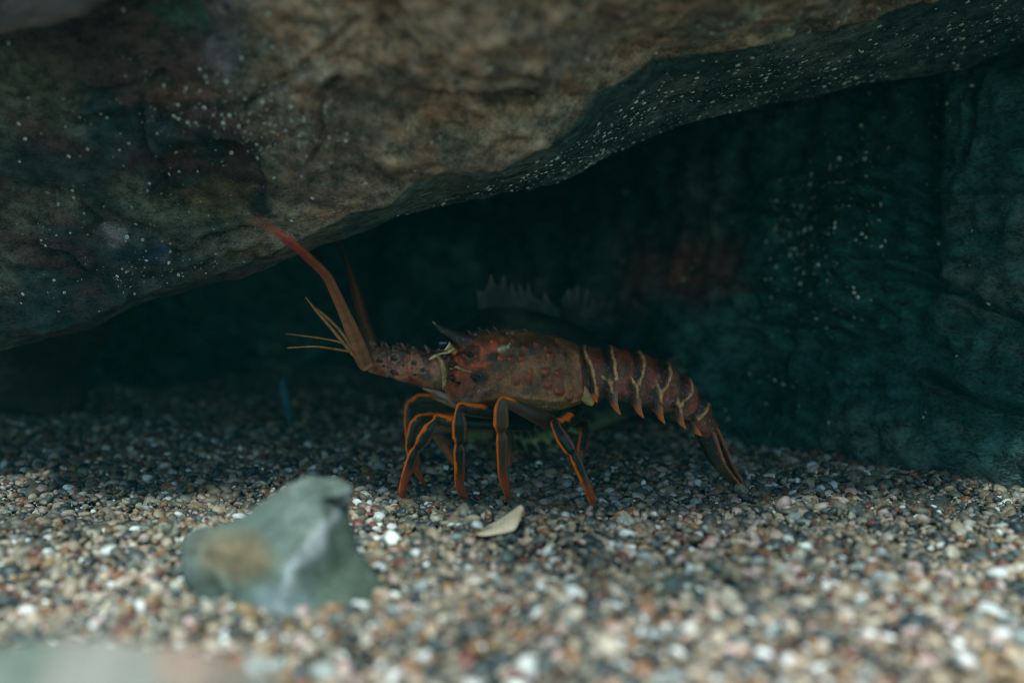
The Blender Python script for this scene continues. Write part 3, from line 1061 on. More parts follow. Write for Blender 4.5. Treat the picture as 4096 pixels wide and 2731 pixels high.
    c = mix(c, (0.17, 0.12, 0.07), 0.6 * below)
    ribs = 0.5 + 0.5 * np.sin((qx - 0.35 * qy) / 2.4)
    c = mix(c, (0.42, 0.28, 0.2), 0.6 * below * smooth(0.55, 0.9, ribs) * smooth(2140, 2170, qx) * smooth(1615, 1626, qy))
    # rear border of the carapace
    dd = dist_poly(qx, qy, [(2280, 1376), (2290, 1450), (2308, 1520), (2318, 1590)])
    c = mix(c, (0.26, 0.085, 0.04), 0.75 * np.exp(-((dd) / 10) ** 2) * front)
    h -= 4.5 * np.exp(-(dist_poly(qx, qy, [(2262, 1370), (2270, 1450), (2290, 1520), (2304, 1580)]) / 5) ** 2) * front
    # paler joint skin and dark pits where the head meets the shell
    c = mix(c, (0.34, 0.17, 0.085), 0.7 * smooth(1806, 1786, qx + 14 * n1))
    for ex, ey, er in ((1800, 1512, 13), (1790, 1528, 8), (1812, 1500, 8)):
        c = mix(c, (0.012, 0.008, 0.007), 0.9 * (1 - smooth(0.7, 1.1, np.hypot(qx - ex, (qy - ey) * 1.2) / er + 0.3 * n2)) * front)
    # knobs
    for kn, (kx, ky, kr) in enumerate(KNOBS):
        kr = kr * (0.78 + 0.5 * ((kn * 37) % 11) / 10)
        dx, dy = qx - kx, qy - ky
        r = np.hypot(dx, dy) / kr + 0.22 * n1 + 0.12 * n2
        h += 0.75 * kr * np.clip(1 - r ** 2, 0, 1) ** 1.1 * front
        h += 0.25 * kr * np.exp(-((dx + 0.5 * kr) ** 2 + (dy) ** 2) / (0.3 * kr) ** 2) * front
        c = mix(c, (0.34, 0.045, 0.014), 0.72 * (1 - smooth(0.55, 1.15, r)) * front)
        tip = np.hypot(dx + 0.5 * kr, dy) / kr
        c = mix(c, (0.55, 0.36, 0.26), 0.65 * (1 - smooth(0.1, 0.32, tip)) * front)
    # cream growth on the back
    for gx, gy, gr in ((2012, 1392, 13), (2030, 1386, 10), (1998, 1397, 8), (2040, 1376, 7), (2050, 1330, 9), (2031, 1330, 6), (1903, 1338, 6), (1895, 1335, 5)):
        r = np.hypot(qx - gx, qy - gy) / gr + 0.5 * n2
        c = mix(c, (0.55, 0.50, 0.36), 0.9 * (1 - smooth(0.5, 1.0, r)))
        h += 3 * (1 - smooth(0.3, 1.0, r))
    h += (1.8 * n2 + 2.2 * n1) * front
    c *= (1 + 0.35 * fbm(P, 160, 3, 41))[..., None]
    # ---- abdomen
    tc = mix((0.28, 0.046, 0.016), (0.105, 0.022, 0.010), smooth(-0.3, 0.6, n1))
    c = mix(c, tc, tail)
    ridge = [PALE[0], PALE[1], PALE[3], PALE[5], PALE[7], PALE[9]]
    for ln in ridge:
        xs = np.interp(qy, [p[1] for p in sorted(ln, key=lambda q: q[1])], [p[0] for p in sorted(ln, key=lambda q: q[1])])
        off = qx - xs
        h += 8.0 * smooth(-30, 0, off) * smooth(40, 2, off) * tail          # each plate overlaps the next
        h -= 7.0 * np.exp(-((off + 24) / 10) ** 2) * tail
        h -= 3.0 * np.exp(-((off - 46) / 5) ** 2) * tail
        c = mix(c, (0.014, 0.010, 0.008), 0.9 * np.exp(-((off + 24) / 17) ** 4) * tail)
        c = mix(c, (0.20, 0.075, 0.05), 0.55 * np.exp(-((off - 24) / 14) ** 2) * tail)
    for ln in PALE:
        dd = dist_poly(qx + 5 * n1, qy + 5 * n2, ln) + 3.0 * n2
        c = mix(c, (0.66, 0.38, 0.16), 0.95 * np.exp(-(dd / 4.6) ** 4) * tail)
        h += 3.2 * np.exp(-(dd / 6) ** 2) * tail
    # pinkish speckled lower plates and yellow membrane below
    bt = np.interp(qx, [2330, 2430, 2545, 2640, 2712, 2764, 2806], [1540, 1548, 1560, 1588, 1625, 1668, 1712])
    low = smooth(-10, 14, qy - bt) * tail
    c = mix(c, (0.20, 0.105, 0.085), 0.45 * low * smooth(-0.1, 0.4, n2))
    c = mix(c, (0.22, 0.15, 0.075), 0.6 * smooth(28, 46, qy - bt) * tail)
    fl = vnoise(P * 1000, 15)
    c = mix(c, (0.36, 0.25, 0.2), 0.45 * (fl > 0.55) * tail * smooth(1440, 1560, qy))
    h += 0.8 * n2 * tail
    P = P + N * (h * MM)[..., None]
    c = c * np.array([0.98, 0.78, 0.68])
    body = obj('body', tube_mesh('body', P, c), M_SHELL, lob)
    return body


build_body()


def leg_colours(P, a, frac, S, stripe_lo=0.0, hue=(0.95, 0.15, 0.006), base=(0.013, 0.017, 0.013), pink=(0.22, 0.085, 0.05), tipred=(0.34, 0.055, 0.018), tip_at=0.8, brown=0.0):
    R, C = P.shape[:2]
    A = np.broadcast_to(a, (R, C))
    c = np.empty((R, C, 3))
    c[:] = base
    c *= (1 + 0.4 * fbm(P, 90, 3, 3))[..., None]
    d1 = np.abs((A - 0.5 + np.pi) % (2 * np.pi) - np.pi)
    d2 = np.abs((A - 2.55 + np.pi) % (2 * np.pi) - np.pi)
    c = mix(c, pink, 0.75 * (1 - smooth(0.22, 0.45, d2)))
    c = mix(c, (0.004, 0.004, 0.004), 0.9 * (1 - smooth(0.60, 0.78, d1)))
    d1 = d1 + 0.17 * fbm(P, 110, 3, 61)
    st = (1 - smooth(0.36, 0.54, d1)) * np.broadcast_to(smooth(stripe_lo - 0.02, stripe_lo + 0.02, frac)[:, None], (R, C))
    c = mix(c, hue, st)
    c = mix(c, (0.26, 0.105, 0.055), brown * (1 - st) * 0.8)
    c = mix(c, tipred, 0.8 * np.broadcast_to(smooth(tip_at - 0.06, tip_at + 0.05, frac)[:, None], (R, C)) * (1 - 0.6 * st))
    return c


def leg(pts, **kw):
    """pts rows (px,py,d,radius px)"""
    K = []
    for px, py, d, r in pts:
        K.append([*W(px, py, d), 1.1 * r * d / FPX])
    K[-1][2] -= 0.004
    P, a, fr, S = limb(K, 12, 24)
    return obj('leg', tube_mesh('leg', P, leg_colours(P, a, fr, S, **kw)), M_LEG, lob)


# near side, front to back
leg([(2120, 1700, 1.035, 24), (1960, 1696, 1.00, 27), (1800, 1690, 0.985, 27), (1752, 1678, 0.982, 24), (1740, 1688, 0.981, 15), (1718, 1716, 0.981, 26), (1690, 1762, 0.983, 26), (1668, 1790, 0.985, 13), (1656, 1812, 0.987, 21),
     (1628, 1890, 0.992, 19), (1616, 1928, 0.995, 15), (1608, 1960, 0.997, 14), (1610, 2000, 1.0, 8), (1614, 2018, 1.0, 3)], stripe_lo=0.40)
leg([(2090, 1680, 1.035, 24), (1980, 1650, 1.00, 27), (1880, 1638, 0.982, 26), (1846, 1628, 0.978, 22), (1836, 1646, 0.977, 16), (1838, 1690, 0.977, 29), (1838, 1752, 0.979, 28), (1834, 1772, 0.980, 14), (1838, 1796, 0.982, 23),
     (1838, 1880, 0.987, 21), (1836, 1940, 0.992, 17), (1845, 1962, 0.994, 16), (1868, 1998, 0.996, 9), (1876, 2016, 0.997, 3)], stripe_lo=0.33)
leg([(2250, 1705, 1.03, 26), (2205, 1690, 1.00, 29), (2120, 1652, 0.980, 27), (2040, 1612, 0.968, 22), (2012, 1606, 0.965, 22), (2004, 1636, 0.964, 27), (2004, 1700, 0.966, 30), (2003, 1728, 0.967, 15), (2008, 1752, 0.969, 23),
     (2009, 1850, 0.975, 20), (2012, 1900, 0.979, 20), (2022, 1945, 0.982, 17), (2036, 1995, 0.986, 10), (2044, 2022, 0.988, 3)], stripe_lo=0.43, brown=0.3)
leg([(2310, 1640, 1.04, 22), (2290, 1668, 1.02, 30), (2252, 1690, 0.985, 28), (2222, 1695, 0.962, 20), (2226, 1710, 0.957, 17), (2250, 1752, 0.952, 26), (2280, 1798, 0.950, 24), (2290, 1812, 0.950, 14), (2304, 1838, 0.950, 20), (2340, 1925, 0.951, 17),
     (2362, 1975, 0.953, 16), (2370, 2005, 0.954, 13), (2368, 2045, 0.955, 8), (2366, 2064, 0.956, 3)], stripe_lo=0.22)
# far side
leg([(1960, 1660, 1.07, 22), (1800, 1600, 1.11, 24), (1680, 1598, 1.13, 24), (1640, 1620, 1.135, 20), (1640, 1690, 1.135, 24), (1645, 1780, 1.13, 19), (1668, 1860, 1.125, 16), (1690, 1905, 1.12, 6)], stripe_lo=0.1, base=(0.02, 0.02, 0.016))
leg([(1990, 1690, 1.07, 22), (1850, 1680, 1.09, 24), (1720, 1672, 1.07, 24), (1680, 1675, 1.065, 20), (1660, 1700, 1.065, 24), (1640, 1780, 1.065, 19), (1650, 1850, 1.065, 16), (1700, 1925, 1.07, 6)], stripe_lo=0.3, base=(0.02, 0.02, 0.016))
leg([(2060, 1690, 1.07, 20), (1900, 1700, 1.10, 22), (1740, 1715, 1.13, 20), (1770, 1775, 1.135, 17), (1820, 1850, 1.13, 14), (1850, 1892, 1.125, 6)], stripe_lo=0.3, brown=0.9, hue=(0.45, 0.16, 0.04))
leg([(2150, 1690, 1.08, 22), (2060, 1650, 1.13, 22), (2035, 1660, 1.14, 20), (2030, 1730, 1.14, 20), (2030, 1800, 1.135, 16), (2040, 1888, 1.125, 6)], stripe_lo=0.3, base=(0.02, 0.02, 0.016))
leg([(2260, 1680, 1.08, 22), (2330, 1690, 1.13, 22), (2340, 1720, 1.14, 20), (2325, 1800, 1.14, 18), (2310, 1885, 1.13, 6)], stripe_lo=0.3, base=(0.02, 0.02, 0.016))

# mouth parts under the head, and the pale plate where the last leg meets the tail
for sgn in (-1, 1):
    for pts, cl in (([(1838, 1628, 12), (1780, 1585, 14), (1720, 1560, 11), (1690, 1552, 4)], (0.22, 0.14, 0.10)), ([(1835, 1632, 9), (1775, 1606, 9), (1735, 1592, 3)], (0.16, 0.10, 0.065))):
        P, a, fr, S = limb([[*W(x, y, D0 + sgn * 0.016), r * MM] for x, y, r in pts], 10, 12, True)
        c = np.empty(P.shape)
        c[:] = cl
        c *= (1 + 0.3 * fbm(P, 150, 2, 9))[..., None]
        obj('mouth_part', tube_mesh('mouth_part', P, c), M_LEG, lob)
    P, a, fr, S = limb([[*W(x, y, D0 + sgn * 0.034), r * MM] for x, y, r in [(2322, 1540, 16), (2334, 1572, 24), (2352, 1600, 20), (2372, 1618, 9)]], 10, 16, True)
    c = mix((0.46, 0.27, 0.10), (0.30, 0.17, 0.07), smooth(-0.3, 0.5, fbm(P, 120, 3, 5)))
    obj('hip_plate', tube_mesh('hip_plate', P, c), M_LEG, lob)


# hooked side plates of the tail rings
HOOKS = [[(2374, 1530), (2384, 1570), (2388, 1608)], [(2450, 1530), (2456, 1596), (2482, 1656)], [(2546, 1536), (2550, 1608), (2574, 1670)], [(2636, 1560), (2638, 1630), (2660, 1694)],
         [(2716, 1608), (2720, 1660), (2744, 1713)], [(2772, 1670), (2782, 1708), (2808, 1740)]]
for k, hk in enumerate(HOOKS):
    for sgn in (-1, 1):
        off = [0.150, 0.160, 0.152, 0.140, 0.124, 0.105][k] * 1000 * MM
        dd = D0 + sgn * off
        sc = 1.0 if sgn < 0 else (D0 + off) / (D0 - off)
        key = []
        (x0, y0), (x1, y1), (x2, y2) = hk
        path = [(x0 - 2, y0 - 14), (x1 - 4, (y0 + y1) / 2), (x1 - 3, y1), ((x1 + x2) / 2 - 6, (y1 + y2) / 2 + 3), (x2 + 3, y2 + 5)]
        for (x, y), r in zip(path, (9, 18, 19, 12, 1.5)):
            p = W(x, y, D0 - off)
            p[1] = dd + sgn * (-0.004 if y < y0 else 0.0)
            key.append([*p, r * MM])
        P, a, fr, S = limb(key, 14, 16, True, flat=0.35)
        f = np.broadcast_to(fr[:, None], P.shape[:2])
        c = mix((0.045, 0.020, 0.014), (0.28, 0.115, 0.085), smooth(0.1, 0.4, f) * smooth(0.3, -0.3, np.cos(a))[None])
        c = mix(c, (0.58, 0.11, 0.018), smooth(0.5, 0.85, f))
        c = mix(c, (0.06, 0.02, 0.012), smooth(0.93, 1.0, f))
        obj('side_spine', tube_mesh('side_spine', P, c), M_LEG, lob)


# tail fan: middle blade and four side blades, closed together
def blade(rootp, midp, tip, wroot, wmid, wtip, d, tilt, edge):
    K = catmull(np.array([[*rootp, wroot], [*midp, wmid], [(midp[0] * 0.35 + tip[0] * 0.65), (midp[1] * 0.35 + tip[1] * 0.65), wmid * 0.62], [*tip, wtip]], float), 14)
    n = 18
    v = np.linspace(-1, 1, n)
    T = np.gradient(K[:, :2], axis=0)
    T /= np.linalg.norm(T, axis=1, keepdims=True)
    Pn = np.stack([-T[:, 1], T[:, 0]], -1)                       # in the picture plane, to the upper right is negative
    rows = []
    for sgn in (1, -1):
        vv = v if sgn > 0 else v[::-1]
        th = 4.0 * np.sqrt(np.clip(1 - vv ** 2, 0, 1)) + 0.6
        w_ = K[:, 2][:, None] * vv[None]
        px = K[:, 0][:, None] + Pn[:, 0][:, None] * (w_ * math.sin(tilt) + sgn * th[None] * math.cos(tilt))
        py = K[:, 1][:, None] + Pn[:, 1][:, None] * (w_ * math.sin(tilt) + sgn * th[None] * math.cos(tilt))
        q = W(px, py, D0)
        q[..., 1] = d + w_ * math.cos(tilt) * MM
        rows.append(q)
    P = np.concatenate(rows, axis=1)
    f = np.linspace(0, 1, len(K))[:, None] * np.ones((1, 2 * n))
    vv = np.concatenate([v, v[::-1]])[None] * np.ones((len(K), 1))
    c = mix((0.030, 0.014, 0.009), (0.075, 0.034, 0.018), smooth(-0.3, 0.5, fbm(P, 150, 3, 3)))
    ln = np.sin(vv * 22)
    c = mix(c, (0.02, 0.012, 0.008), 0.6 * smooth(0.3, 0.9, ln))
    c = mix(c, (0.42, 0.10, 0.045), 0.9 * smooth(0.60, 0.75, edge * vv) * (1 - smooth(0.75, 0.9, f)))
    c = mix(c, (0.36, 0.06, 0.02), 0.5 * smooth(0.16, 0.02, f) * smooth(-0.2, 0.3, fbm(P, 90, 2, 8)))
    return obj('tail_blade', tube_mesh('tail_blade', P, c), M_SHELL, lob)


blade((2838, 1700), (2905, 1830), (3000, 1992), 72, 66, 4, D0, 0.12, 0)
for sgn in (-1, 1):
    blade((2808, 1716), (2866, 1846), (2985, 1985), 44, 30, 3, D0 + sgn * 0.026, 0.75 * -sgn, sgn)
    blade((2834, 1704), (2900, 1846), (2992, 1990), 40, 32, 3, D0 + sgn * 0.018, 0.6 * -sgn, sgn)


# head: long feelers with their thick thorny bases
def spikes(rows, c0, c1, ring=10):
    """cones: rows of (base point, tip point, radius m)"""
    Vs, Fs, Cs = [], [], []
    k = 0
    for b, t, r in rows:
        b, t = np.array(b), np.array(t)
        P, a, fr, S = limb([[*b, r], [*(b * 0.5 + t * 0.5 + np.array([0, 0, 0.0006])), r * 0.62], [*t, r * 0.08]], 4, ring, True)
        Vs.append(P.reshape(-1, 3))
        Fs.append(grid_faces(P.shape[0], ring, True) + k)
        Cs.append(mix(c0, c1, np.broadcast_to(smooth(0.25, 0.7, fr)[:, None], P.shape[:2])).reshape(-1, 3))
        k += P.shape[0] * ring
    return np.vstack(Vs), np.vstack(Fs), np.vstack(Cs)


def feeler(sgn, path):
    P, a, fr, S = limb([[*W(x, y, d), r * d / FPX] for x, y, d, r in path], 16, 22, True)
    f = np.broadcast_to(fr[:, None], P.shape[:2])
    c = mix((0.32, 0.115, 0.052), (0.46, 0.075, 0.035), smooth(0.08, 0.4, f))
    if sgn > 0:
        c = c * 0.2  # far feeler: same colour darkened, its shade painted in
    c = mix(c, (0.62, 0.045, 0.04) if sgn < 0 else (0.05, 0.02, 0.016), smooth(0.38, 0.62, f))
    A = np.broadcast_to(a, P.shape[:2])
    c = mix(c, (0.15, 0.06, 0.03), 0.6 * (1 - smooth(0.15, 0.35, np.abs(A - 1.9))))
    rg = vnoise(np.stack([fr * 160, fr * 0, fr * 0], -1), 3)
    P = P + 0
    c *= (1 + 0.22 * rg)[:, None, None]
    fe = obj('antenna', tube_mesh('antenna', P, c), M_LEG, lob)
    # thick base: three rings that overlap
    off = sgn * 0.018
    K = np.array([(1812, 1425, 1812, 1566, 40), (1776, 1408, 1782, 1562, 66), (1706, 1398, 1720, 1554, 84), (1650, 1388, 1660, 1538, 86), (1636, 1396, 1640, 1528, 78), (1624, 1384, 1632, 1530, 84), (1575, 1380, 1582, 1514, 76),
                  (1558, 1390, 1562, 1504, 68), (1546, 1380, 1548, 1506, 74), (1500, 1384, 1508, 1496, 64), (1470, 1408, 1480, 1486, 50), (1452, 1436, 1462, 1472, 30)], float)
    S = catmull(K, 9)
    C = 72
    a = np.linspace(0, 2 * np.pi, C, endpoint=False)
    dm = D0 + off
    top, bot = W(S[:, 0], S[:, 1], dm), W(S[:, 2], S[:, 3], dm)
    Q = ((top + bot) / 2)[:, None] + np.cos(a)[None, :, None] * ((top - bot) / 2)[:, None]
    Q[..., 1] -= np.sin(a)[None] * S[:, 4][:, None] * 0.72 * MM
    N = grid_normals(Q, True)
    if N[len(S) // 2, C // 4, 1] > 0:
        N = -N
    M = Q.copy()
    M[..., 1] = dm - np.abs(M[..., 1] - dm)
    if sgn > 0:
        M[..., 1] -= 2 * off
    qx, qy = proj(M)
    n1, n2 = fbm(Q, 70, 4, 12), fbm(Q, 200, 3, 14)
    c = mix((0.31, 0.060, 0.024), (0.46, 0.135, 0.066), smooth(-0.4, 0.6, n1))
    c = mix(c, (0.075, 0.028, 0.018), 0.9 * smooth(1450, 1405, qy + 16 * n1 + 0.12 * (qx - 1600)))
    c = mix(c, (0.27, 0.13, 0.075), 0.7 * smooth(1665, 1720, qx) * smooth(1470, 1500, qy))
    c = mix(c, (0.33, 0.21, 0.13), 0.6 * smooth(20, 4, np.abs(qx - 1552)) * smooth(1440, 1500, qy))
    dd = dist_poly(qx, qy, [(1754, 1425), (1768, 1465), (1775, 1505), (1776, 1545)])
    c = mix(c, (0.36, 0.21, 0.085), 0.85 * np.exp(-(dd / 9) ** 2))
    dd = dist_poly(qx, qy, [(1722, 1438), (1740, 1426), (1762, 1420)])
    c = mix(c, (0.55, 0.43, 0.24), 0.9 * np.exp(-(dd / 4) ** 2))
    h = 3.6 * n1 + 2.6 * n2
    c = mix(c, (0.030, 0.012, 0.009), 0.75 * smooth(0.1, 0.6, fbm(Q, 90, 3, 33)))
    c = mix(c, (0.40, 0.20, 0.12), 0.4 * smooth(0.35, 0.7, fbm(Q, 130, 3, 37)))
    for kx, ky, kr in ((1514, 1444, 12), (1575, 1433, 16), (1571, 1490, 13), (1534, 1465, 8), (1583, 1394, 8), (1614, 1462, 8), (1655, 1452, 14), (1660, 1500, 9), (1690, 1480, 12), (1560, 1390, 10)):
        r = np.hypot(qx - kx, (qy - ky) * 1.15) / kr
        c = mix(c, (0.36, 0.19, 0.13), 0.6 * np.exp(-((r - 1.25) / 0.25) ** 2))
        c = mix(c, (0.010, 0.006, 0.006), 0.95 * (1 - smooth(0.75, 1.05, r)))
        h -= 2.5 * (1 - smooth(0.4, 1.1, r))
    h -= 4.0 * (np.exp(-((qx - 1640 - 0.1 * (qy - 1450)) / 5) ** 2) + np.exp(-((qx - 1558 - 0.1 * (qy - 1450)) / 4) ** 2))
    Q = Q + N * (h * MM)[..., None]
    V0 = np.concatenate([Q[:1] * 0.02 + Q[0].mean(0) * 0.98, Q, Q[-1:] * 0.02 + Q[-1].mean(0) * 0.98])
    c0 = np.concatenate([c[:1], c, c[-1:]])
    F0 = grid_faces(V0.shape[0], C, True)
    dn = dm - 0.72 * 0.017
    sp = []
    for bx, by, tx, ty, r in ((1560, 1392, 1538, 1358, 7), (1612, 1392, 1592, 1366, 7), (1660, 1396, 1640, 1368, 7), (1710, 1402, 1690, 1378, 8), (1500, 1392, 1478, 1352, 8), (1528, 1384, 1514, 1362, 5), (1740, 1406, 1728, 1390, 5)):
        for zz in (-0.007, 0.006):
            jx, jy, k = random.uniform(-16, 16), random.uniform(-3, 3), random.uniform(0.35, 1.0)
            sp.append((W(bx + jx, by + 5, dm + zz), W(bx + jx + (tx - bx) * k, by + (ty - by) * k + jy, dm + zz * 1.6), r * MM * random.uniform(0.8, 1.3)))
    for bx, by, tx, ty, r in ((1530, 1446, 1512, 1438, 6), (1594, 1440, 1572, 1428, 9), (1588, 1494, 1566, 1486, 8), (1622, 1466, 1606, 1456, 6), (1672, 1458, 1650, 1444, 8), (1604, 1398, 1584, 1386, 6)):
        sp.append((W(bx, by, dn + 0.002), W(tx, ty, dn - 0.006), r * MM))
    V1, F1, C1 = spikes(sp, (0.09, 0.034, 0.024), (0.22, 0.10, 0.07))
    V = np.vstack([V0.reshape(-1, 3), V1])
    F = np.vstack([F0, F1 + V0.shape[0] * C])
    obj('antenna_base', new_mesh('antenna_base', V, F, np.vstack([c0.reshape(-1, 3), C1])), M_SHELL, fe)


feeler(-1, [(1474, 1470, 1.022, 26), (1455, 1440, 1.020, 32), (1417, 1344, 1.00, 30), (1381, 1261, 0.985, 24), (1344, 1178, 0.965, 21), (1307, 1105, 0.94, 18.5), (1243, 1041, 0.89, 16.5), (1174, 981, 0.83, 14), (1112, 935, 0.75, 9), (1060, 900, 0.66, 4), (1010, 870, 0.58, 1.5)])
feeler(1, [(1500, 1440, 1.083, 24), (1482, 1360, 1.09, 28), (1452, 1270, 1.11, 24), (1425, 1170, 1.13, 20), (1395, 1070, 1.16, 16), (1362, 985, 1.19, 12), (1335, 930, 1.21, 9), (1310, 860, 1.24, 6)])

# short feelers
for sgn, stalk, fl in ((-1, [(1500, 1478, 10), (1440, 1440, 9), (1398, 1402, 8)], [[(1402, 1406, 7), (1330, 1318, 7), (1270, 1248, 6), (1222, 1188, 2)], [(1402, 1406, 6), (1340, 1396, 5), (1260, 1386, 4), (1150, 1391, 3)]]),
                       (1, [(1510, 1470, 10), (1450, 1430, 9), (1405, 1390, 8)], [[(1408, 1392, 7), (1360, 1322, 6), (1300, 1262, 5), (1250, 1222, 2)], [(1408, 1392, 5), (1350, 1366, 4), (1250, 1348, 3.5), (1145, 1335, 1.5)]])):
    dd = D0 + sgn * 0.008
    P, a, fr, S = limb([[*W(x, y, dd), r * MM] for x, y, r in stalk], 8, 12, True)
    c = np.empty(P.shape)
    c[:] = (0.40, 0.17, 0.055)
    an = obj('antennule', tube_mesh('antennule', P, c), M_LEG, lob)
    for q in fl:
        P, a, fr, S = limb([[*W(x, y, dd + sgn * 0.01 * i), r * MM] for i, (x, y, r) in enumerate(q)], 10, 10, True)
        c = mix((0.46, 0.19, 0.05), (0.30, 0.12, 0.05), np.broadcast_to(smooth(-0.5, 0.6, vnoise(np.stack([fr * 60, fr * 0, fr * 0], -1), 2))[:, None], P.shape[:2]))
        obj('flagellum', tube_mesh('flagellum', P, c), M_LEG, an)

# eyes and the horns above them
for sgn in (-1, 1):
    de = D0 + sgn * 0.030
    P, a, fr, S = limb([[*W(x, y, de), r * MM] for x, y, r in [(1826, 1412, 11), (1808, 1400, 14), (1792, 1388, 19), (1774, 1376, 20), (1764, 1370, 14)]], 8, 20, True)
    f = np.broadcast_to(fr[:, None], P.shape[:2])
    c = mix((0.42, 0.17, 0.035), (0.62, 0.54, 0.36), smooth(0.52, 0.58, f))
    ey = obj('eye', tube_mesh('eye', P, c), M_LEG, lob)
    bm = bmesh.new()
    bmesh.ops.create_uvsphere(bm, u_segments=24, v_segments=16, radius=25 * MM)
    me = bpy.data.meshes.new('eyeball')
    bm.to_mesh(me)
    bm.free()
    me.polygons.foreach_set('use_smooth', np.ones(len(me.polygons), bool))
    eb = obj('eyeball', me, M_EYE, ey)
    eb.location = Vector(W(1771, 1373, de)) + Vector((0, -0.001 * (1 if sgn < 0 else -1), 0)) 
    eb.matrix_parent_inverse = Matrix.Identity(4)
    eb.location -= Vector((0, 0, 0))
    P, a, fr, S = limb([[*W(x, y, d), r * MM] for x, y, d, r in [(1900, 1390, D0 + sgn * 0.018, 44), (1846, 1362, D0 + sgn * 0.022, 32), (1800, 1336, D0 + sgn * 0.025, 21), (1758, 1312, D0 + sgn * 0.027, 12), (1730, 1286, D0 + sgn * 0.032, 3)]], 10, 18, True)
    f = np.broadcast_to(fr[:, None], P.shape[:2])
    c = mix((0.10, 0.030, 0.016), (0.030, 0.012, 0.008), smooth(0.1, 0.4, f))
    c = mix(c, (0.34, 0.13, 0.035), smooth(0.9, 0.99, f))
    c = mix(c, (0.40, 0.13, 0.05), 0.7 * (1 - smooth(0.2, 0.4, np.abs(np.broadcast_to(a, P.shape[:2]) - 0.9))) * smooth(0.5, 0.1, f))
    obj('horn', tube_mesh('horn', P, c), M_SHELL, lob)

# cream ridges and black thorns between eye and cheek
for sgn in (-1, 1):
    for q, cl in (([(1716, 1438, 0.029, 4), (1738, 1425, 0.031, 7), (1762, 1417, 0.033, 7), (1790, 1409, 0.034, 6), (1818, 1394, 0.035, 4)], (0.60, 0.42, 0.20)),
                  ([(1752, 1424, 0.030, 5), (1768, 1452, 0.033, 10), (1777, 1492, 0.034, 11), (1778, 1530, 0.033, 9), (1772, 1556, 0.030, 4)], (0.42, 0.23, 0.085)),
                  ([(1800, 1476, 0.034, 3), (1826, 1468, 0.037, 5), (1852, 1480, 0.040, 5), (1884, 1488, 0.042, 3)], (0.46, 0.20, 0.07))):
        P, a, fr, S = limb([[*W(x, y, D0 - z) * np.array([1, 0, 1]) + np.array([0, D0 + sgn * z, 0]), r * MM] for x, y, z, r in q], 8, 10, True)
        c = np.empty(P.shape)
        c[:] = cl
        c *= np.clip(1 + 0.5 * fbm(P, 200, 3, 9), 0.3, 1.6)[..., None]
        obj('face_ridge', tube_mesh('face_ridge', P, c), M_SHELL, lob)
    for bx, by, tx, ty, r, z in ((1784, 1428, 1760, 1421, 11, 0.032), (1816, 1462, 1786, 1455, 15, 0.034), (1812, 1514, 1784, 1512, 12, 0.033), (1836, 1532, 1816, 1530, 7, 0.037), (1905, 1512, 1880, 1506, 15, 0.041), (1880, 1420, 1858, 1412, 12, 0.036)):
        b = W(bx, by, D0 - z)
        t = W(tx, ty, D0 - z - 0.005)
        b[1], t[1] = D0 + sgn * z, D0 + sgn * (z + 0.006)
        V, F, C = spikes([(b, t, r * MM)], (0.012, 0.008, 0.007), (0.02, 0.012, 0.010), 12)
        obj('cheek_thorn', new_mesh('cheek_thorn', V, F, C), M_SHELL, lob)

# short thorns along the back
rows = []
for bx, by, tx, ty, r, z in ((1886, 1336, 1866, 1318, 8, -0.012), (1930, 1326, 1908, 1306, 8, 0.010), (1990, 1322, 1970, 1304, 7, -0.008), (2050, 1324, 2030, 1306, 8, 0.008), (1872, 1348, 1850, 1330, 7, 0.012),
                           (2110, 1326, 2092, 1312, 6, -0.01), (1960, 1330, 1940, 1312, 6, -0.02)):
    rows.append((W(bx, by + 4, D0 + z), W(tx, ty, D0 + z * 1.1), r * MM))
for b, t, r in rows:
    V, F, C = spikes([(b, t, r)], (0.08, 0.028, 0.018), (0.12, 0.05, 0.028))
    obj('thorn', new_mesh('thorn', V, F, C), M_SHELL, lob)

# ------------------------------------------------------------------ the spiny fish behind the lobster
DF = 1.29
MF = DF / FPX
fish = empty('spiny_fish', (W(2000, 1700, DF)[0], DF, 0))
tag(fish, 'dark mottled fish with a spiny back fin resting behind the lobster', 'fish')
K = np.array([(1640, 1600, 1640, 1650, 30), (1660, 1540, 1660, 1720, 90), (1720, 1450, 1720, 1768, 160), (1820, 1320, 1820, 1782, 200), (1930, 1238, 1930, 1786, 210), (2060, 1228, 2060, 1782, 195), (2200, 1262, 2200, 1768, 160),
              (2340, 1320, 2340, 1735, 120), (2460, 1400, 2460, 1690, 80), (2560, 1450, 2560, 1650, 50), (2600, 1470, 2600, 1640, 36)], float)
S = catmull(K, 10)
a = np.linspace(0, 2 * np.pi, 64, endpoint=False)
top, bot = W(S[:, 0], S[:, 1], DF), W(S[:, 2], S[:, 3], DF)
P = ((top + bot) / 2)[:, None] + np.cos(a)[None, :, None] * ((top - bot) / 2)[:, None]
P[..., 1] -= np.sin(a)[None] * S[:, 4][:, None] * MF
P[..., 2] = np.maximum(P[..., 2], 0.002)


def fish_col(P, pale=0.0):
    n = fbm(P, 28, 4, 71)
    c = mix((0.008, 0.012, 0.010), (0.034, 0.038, 0.028), smooth(-0.1, 0.6, n))
    lo = smooth(0.05, 0.015, P[..., 2])
    c = mix(c, mix((0.20, 0.20, 0.10), (0.015, 0.02, 0.016), smooth(-0.05, 0.25, fbm(P, 60, 2, 73))), lo)
    return c


obj('body', tube_mesh('body', P, fish_col(P)), M_FISH, fish)


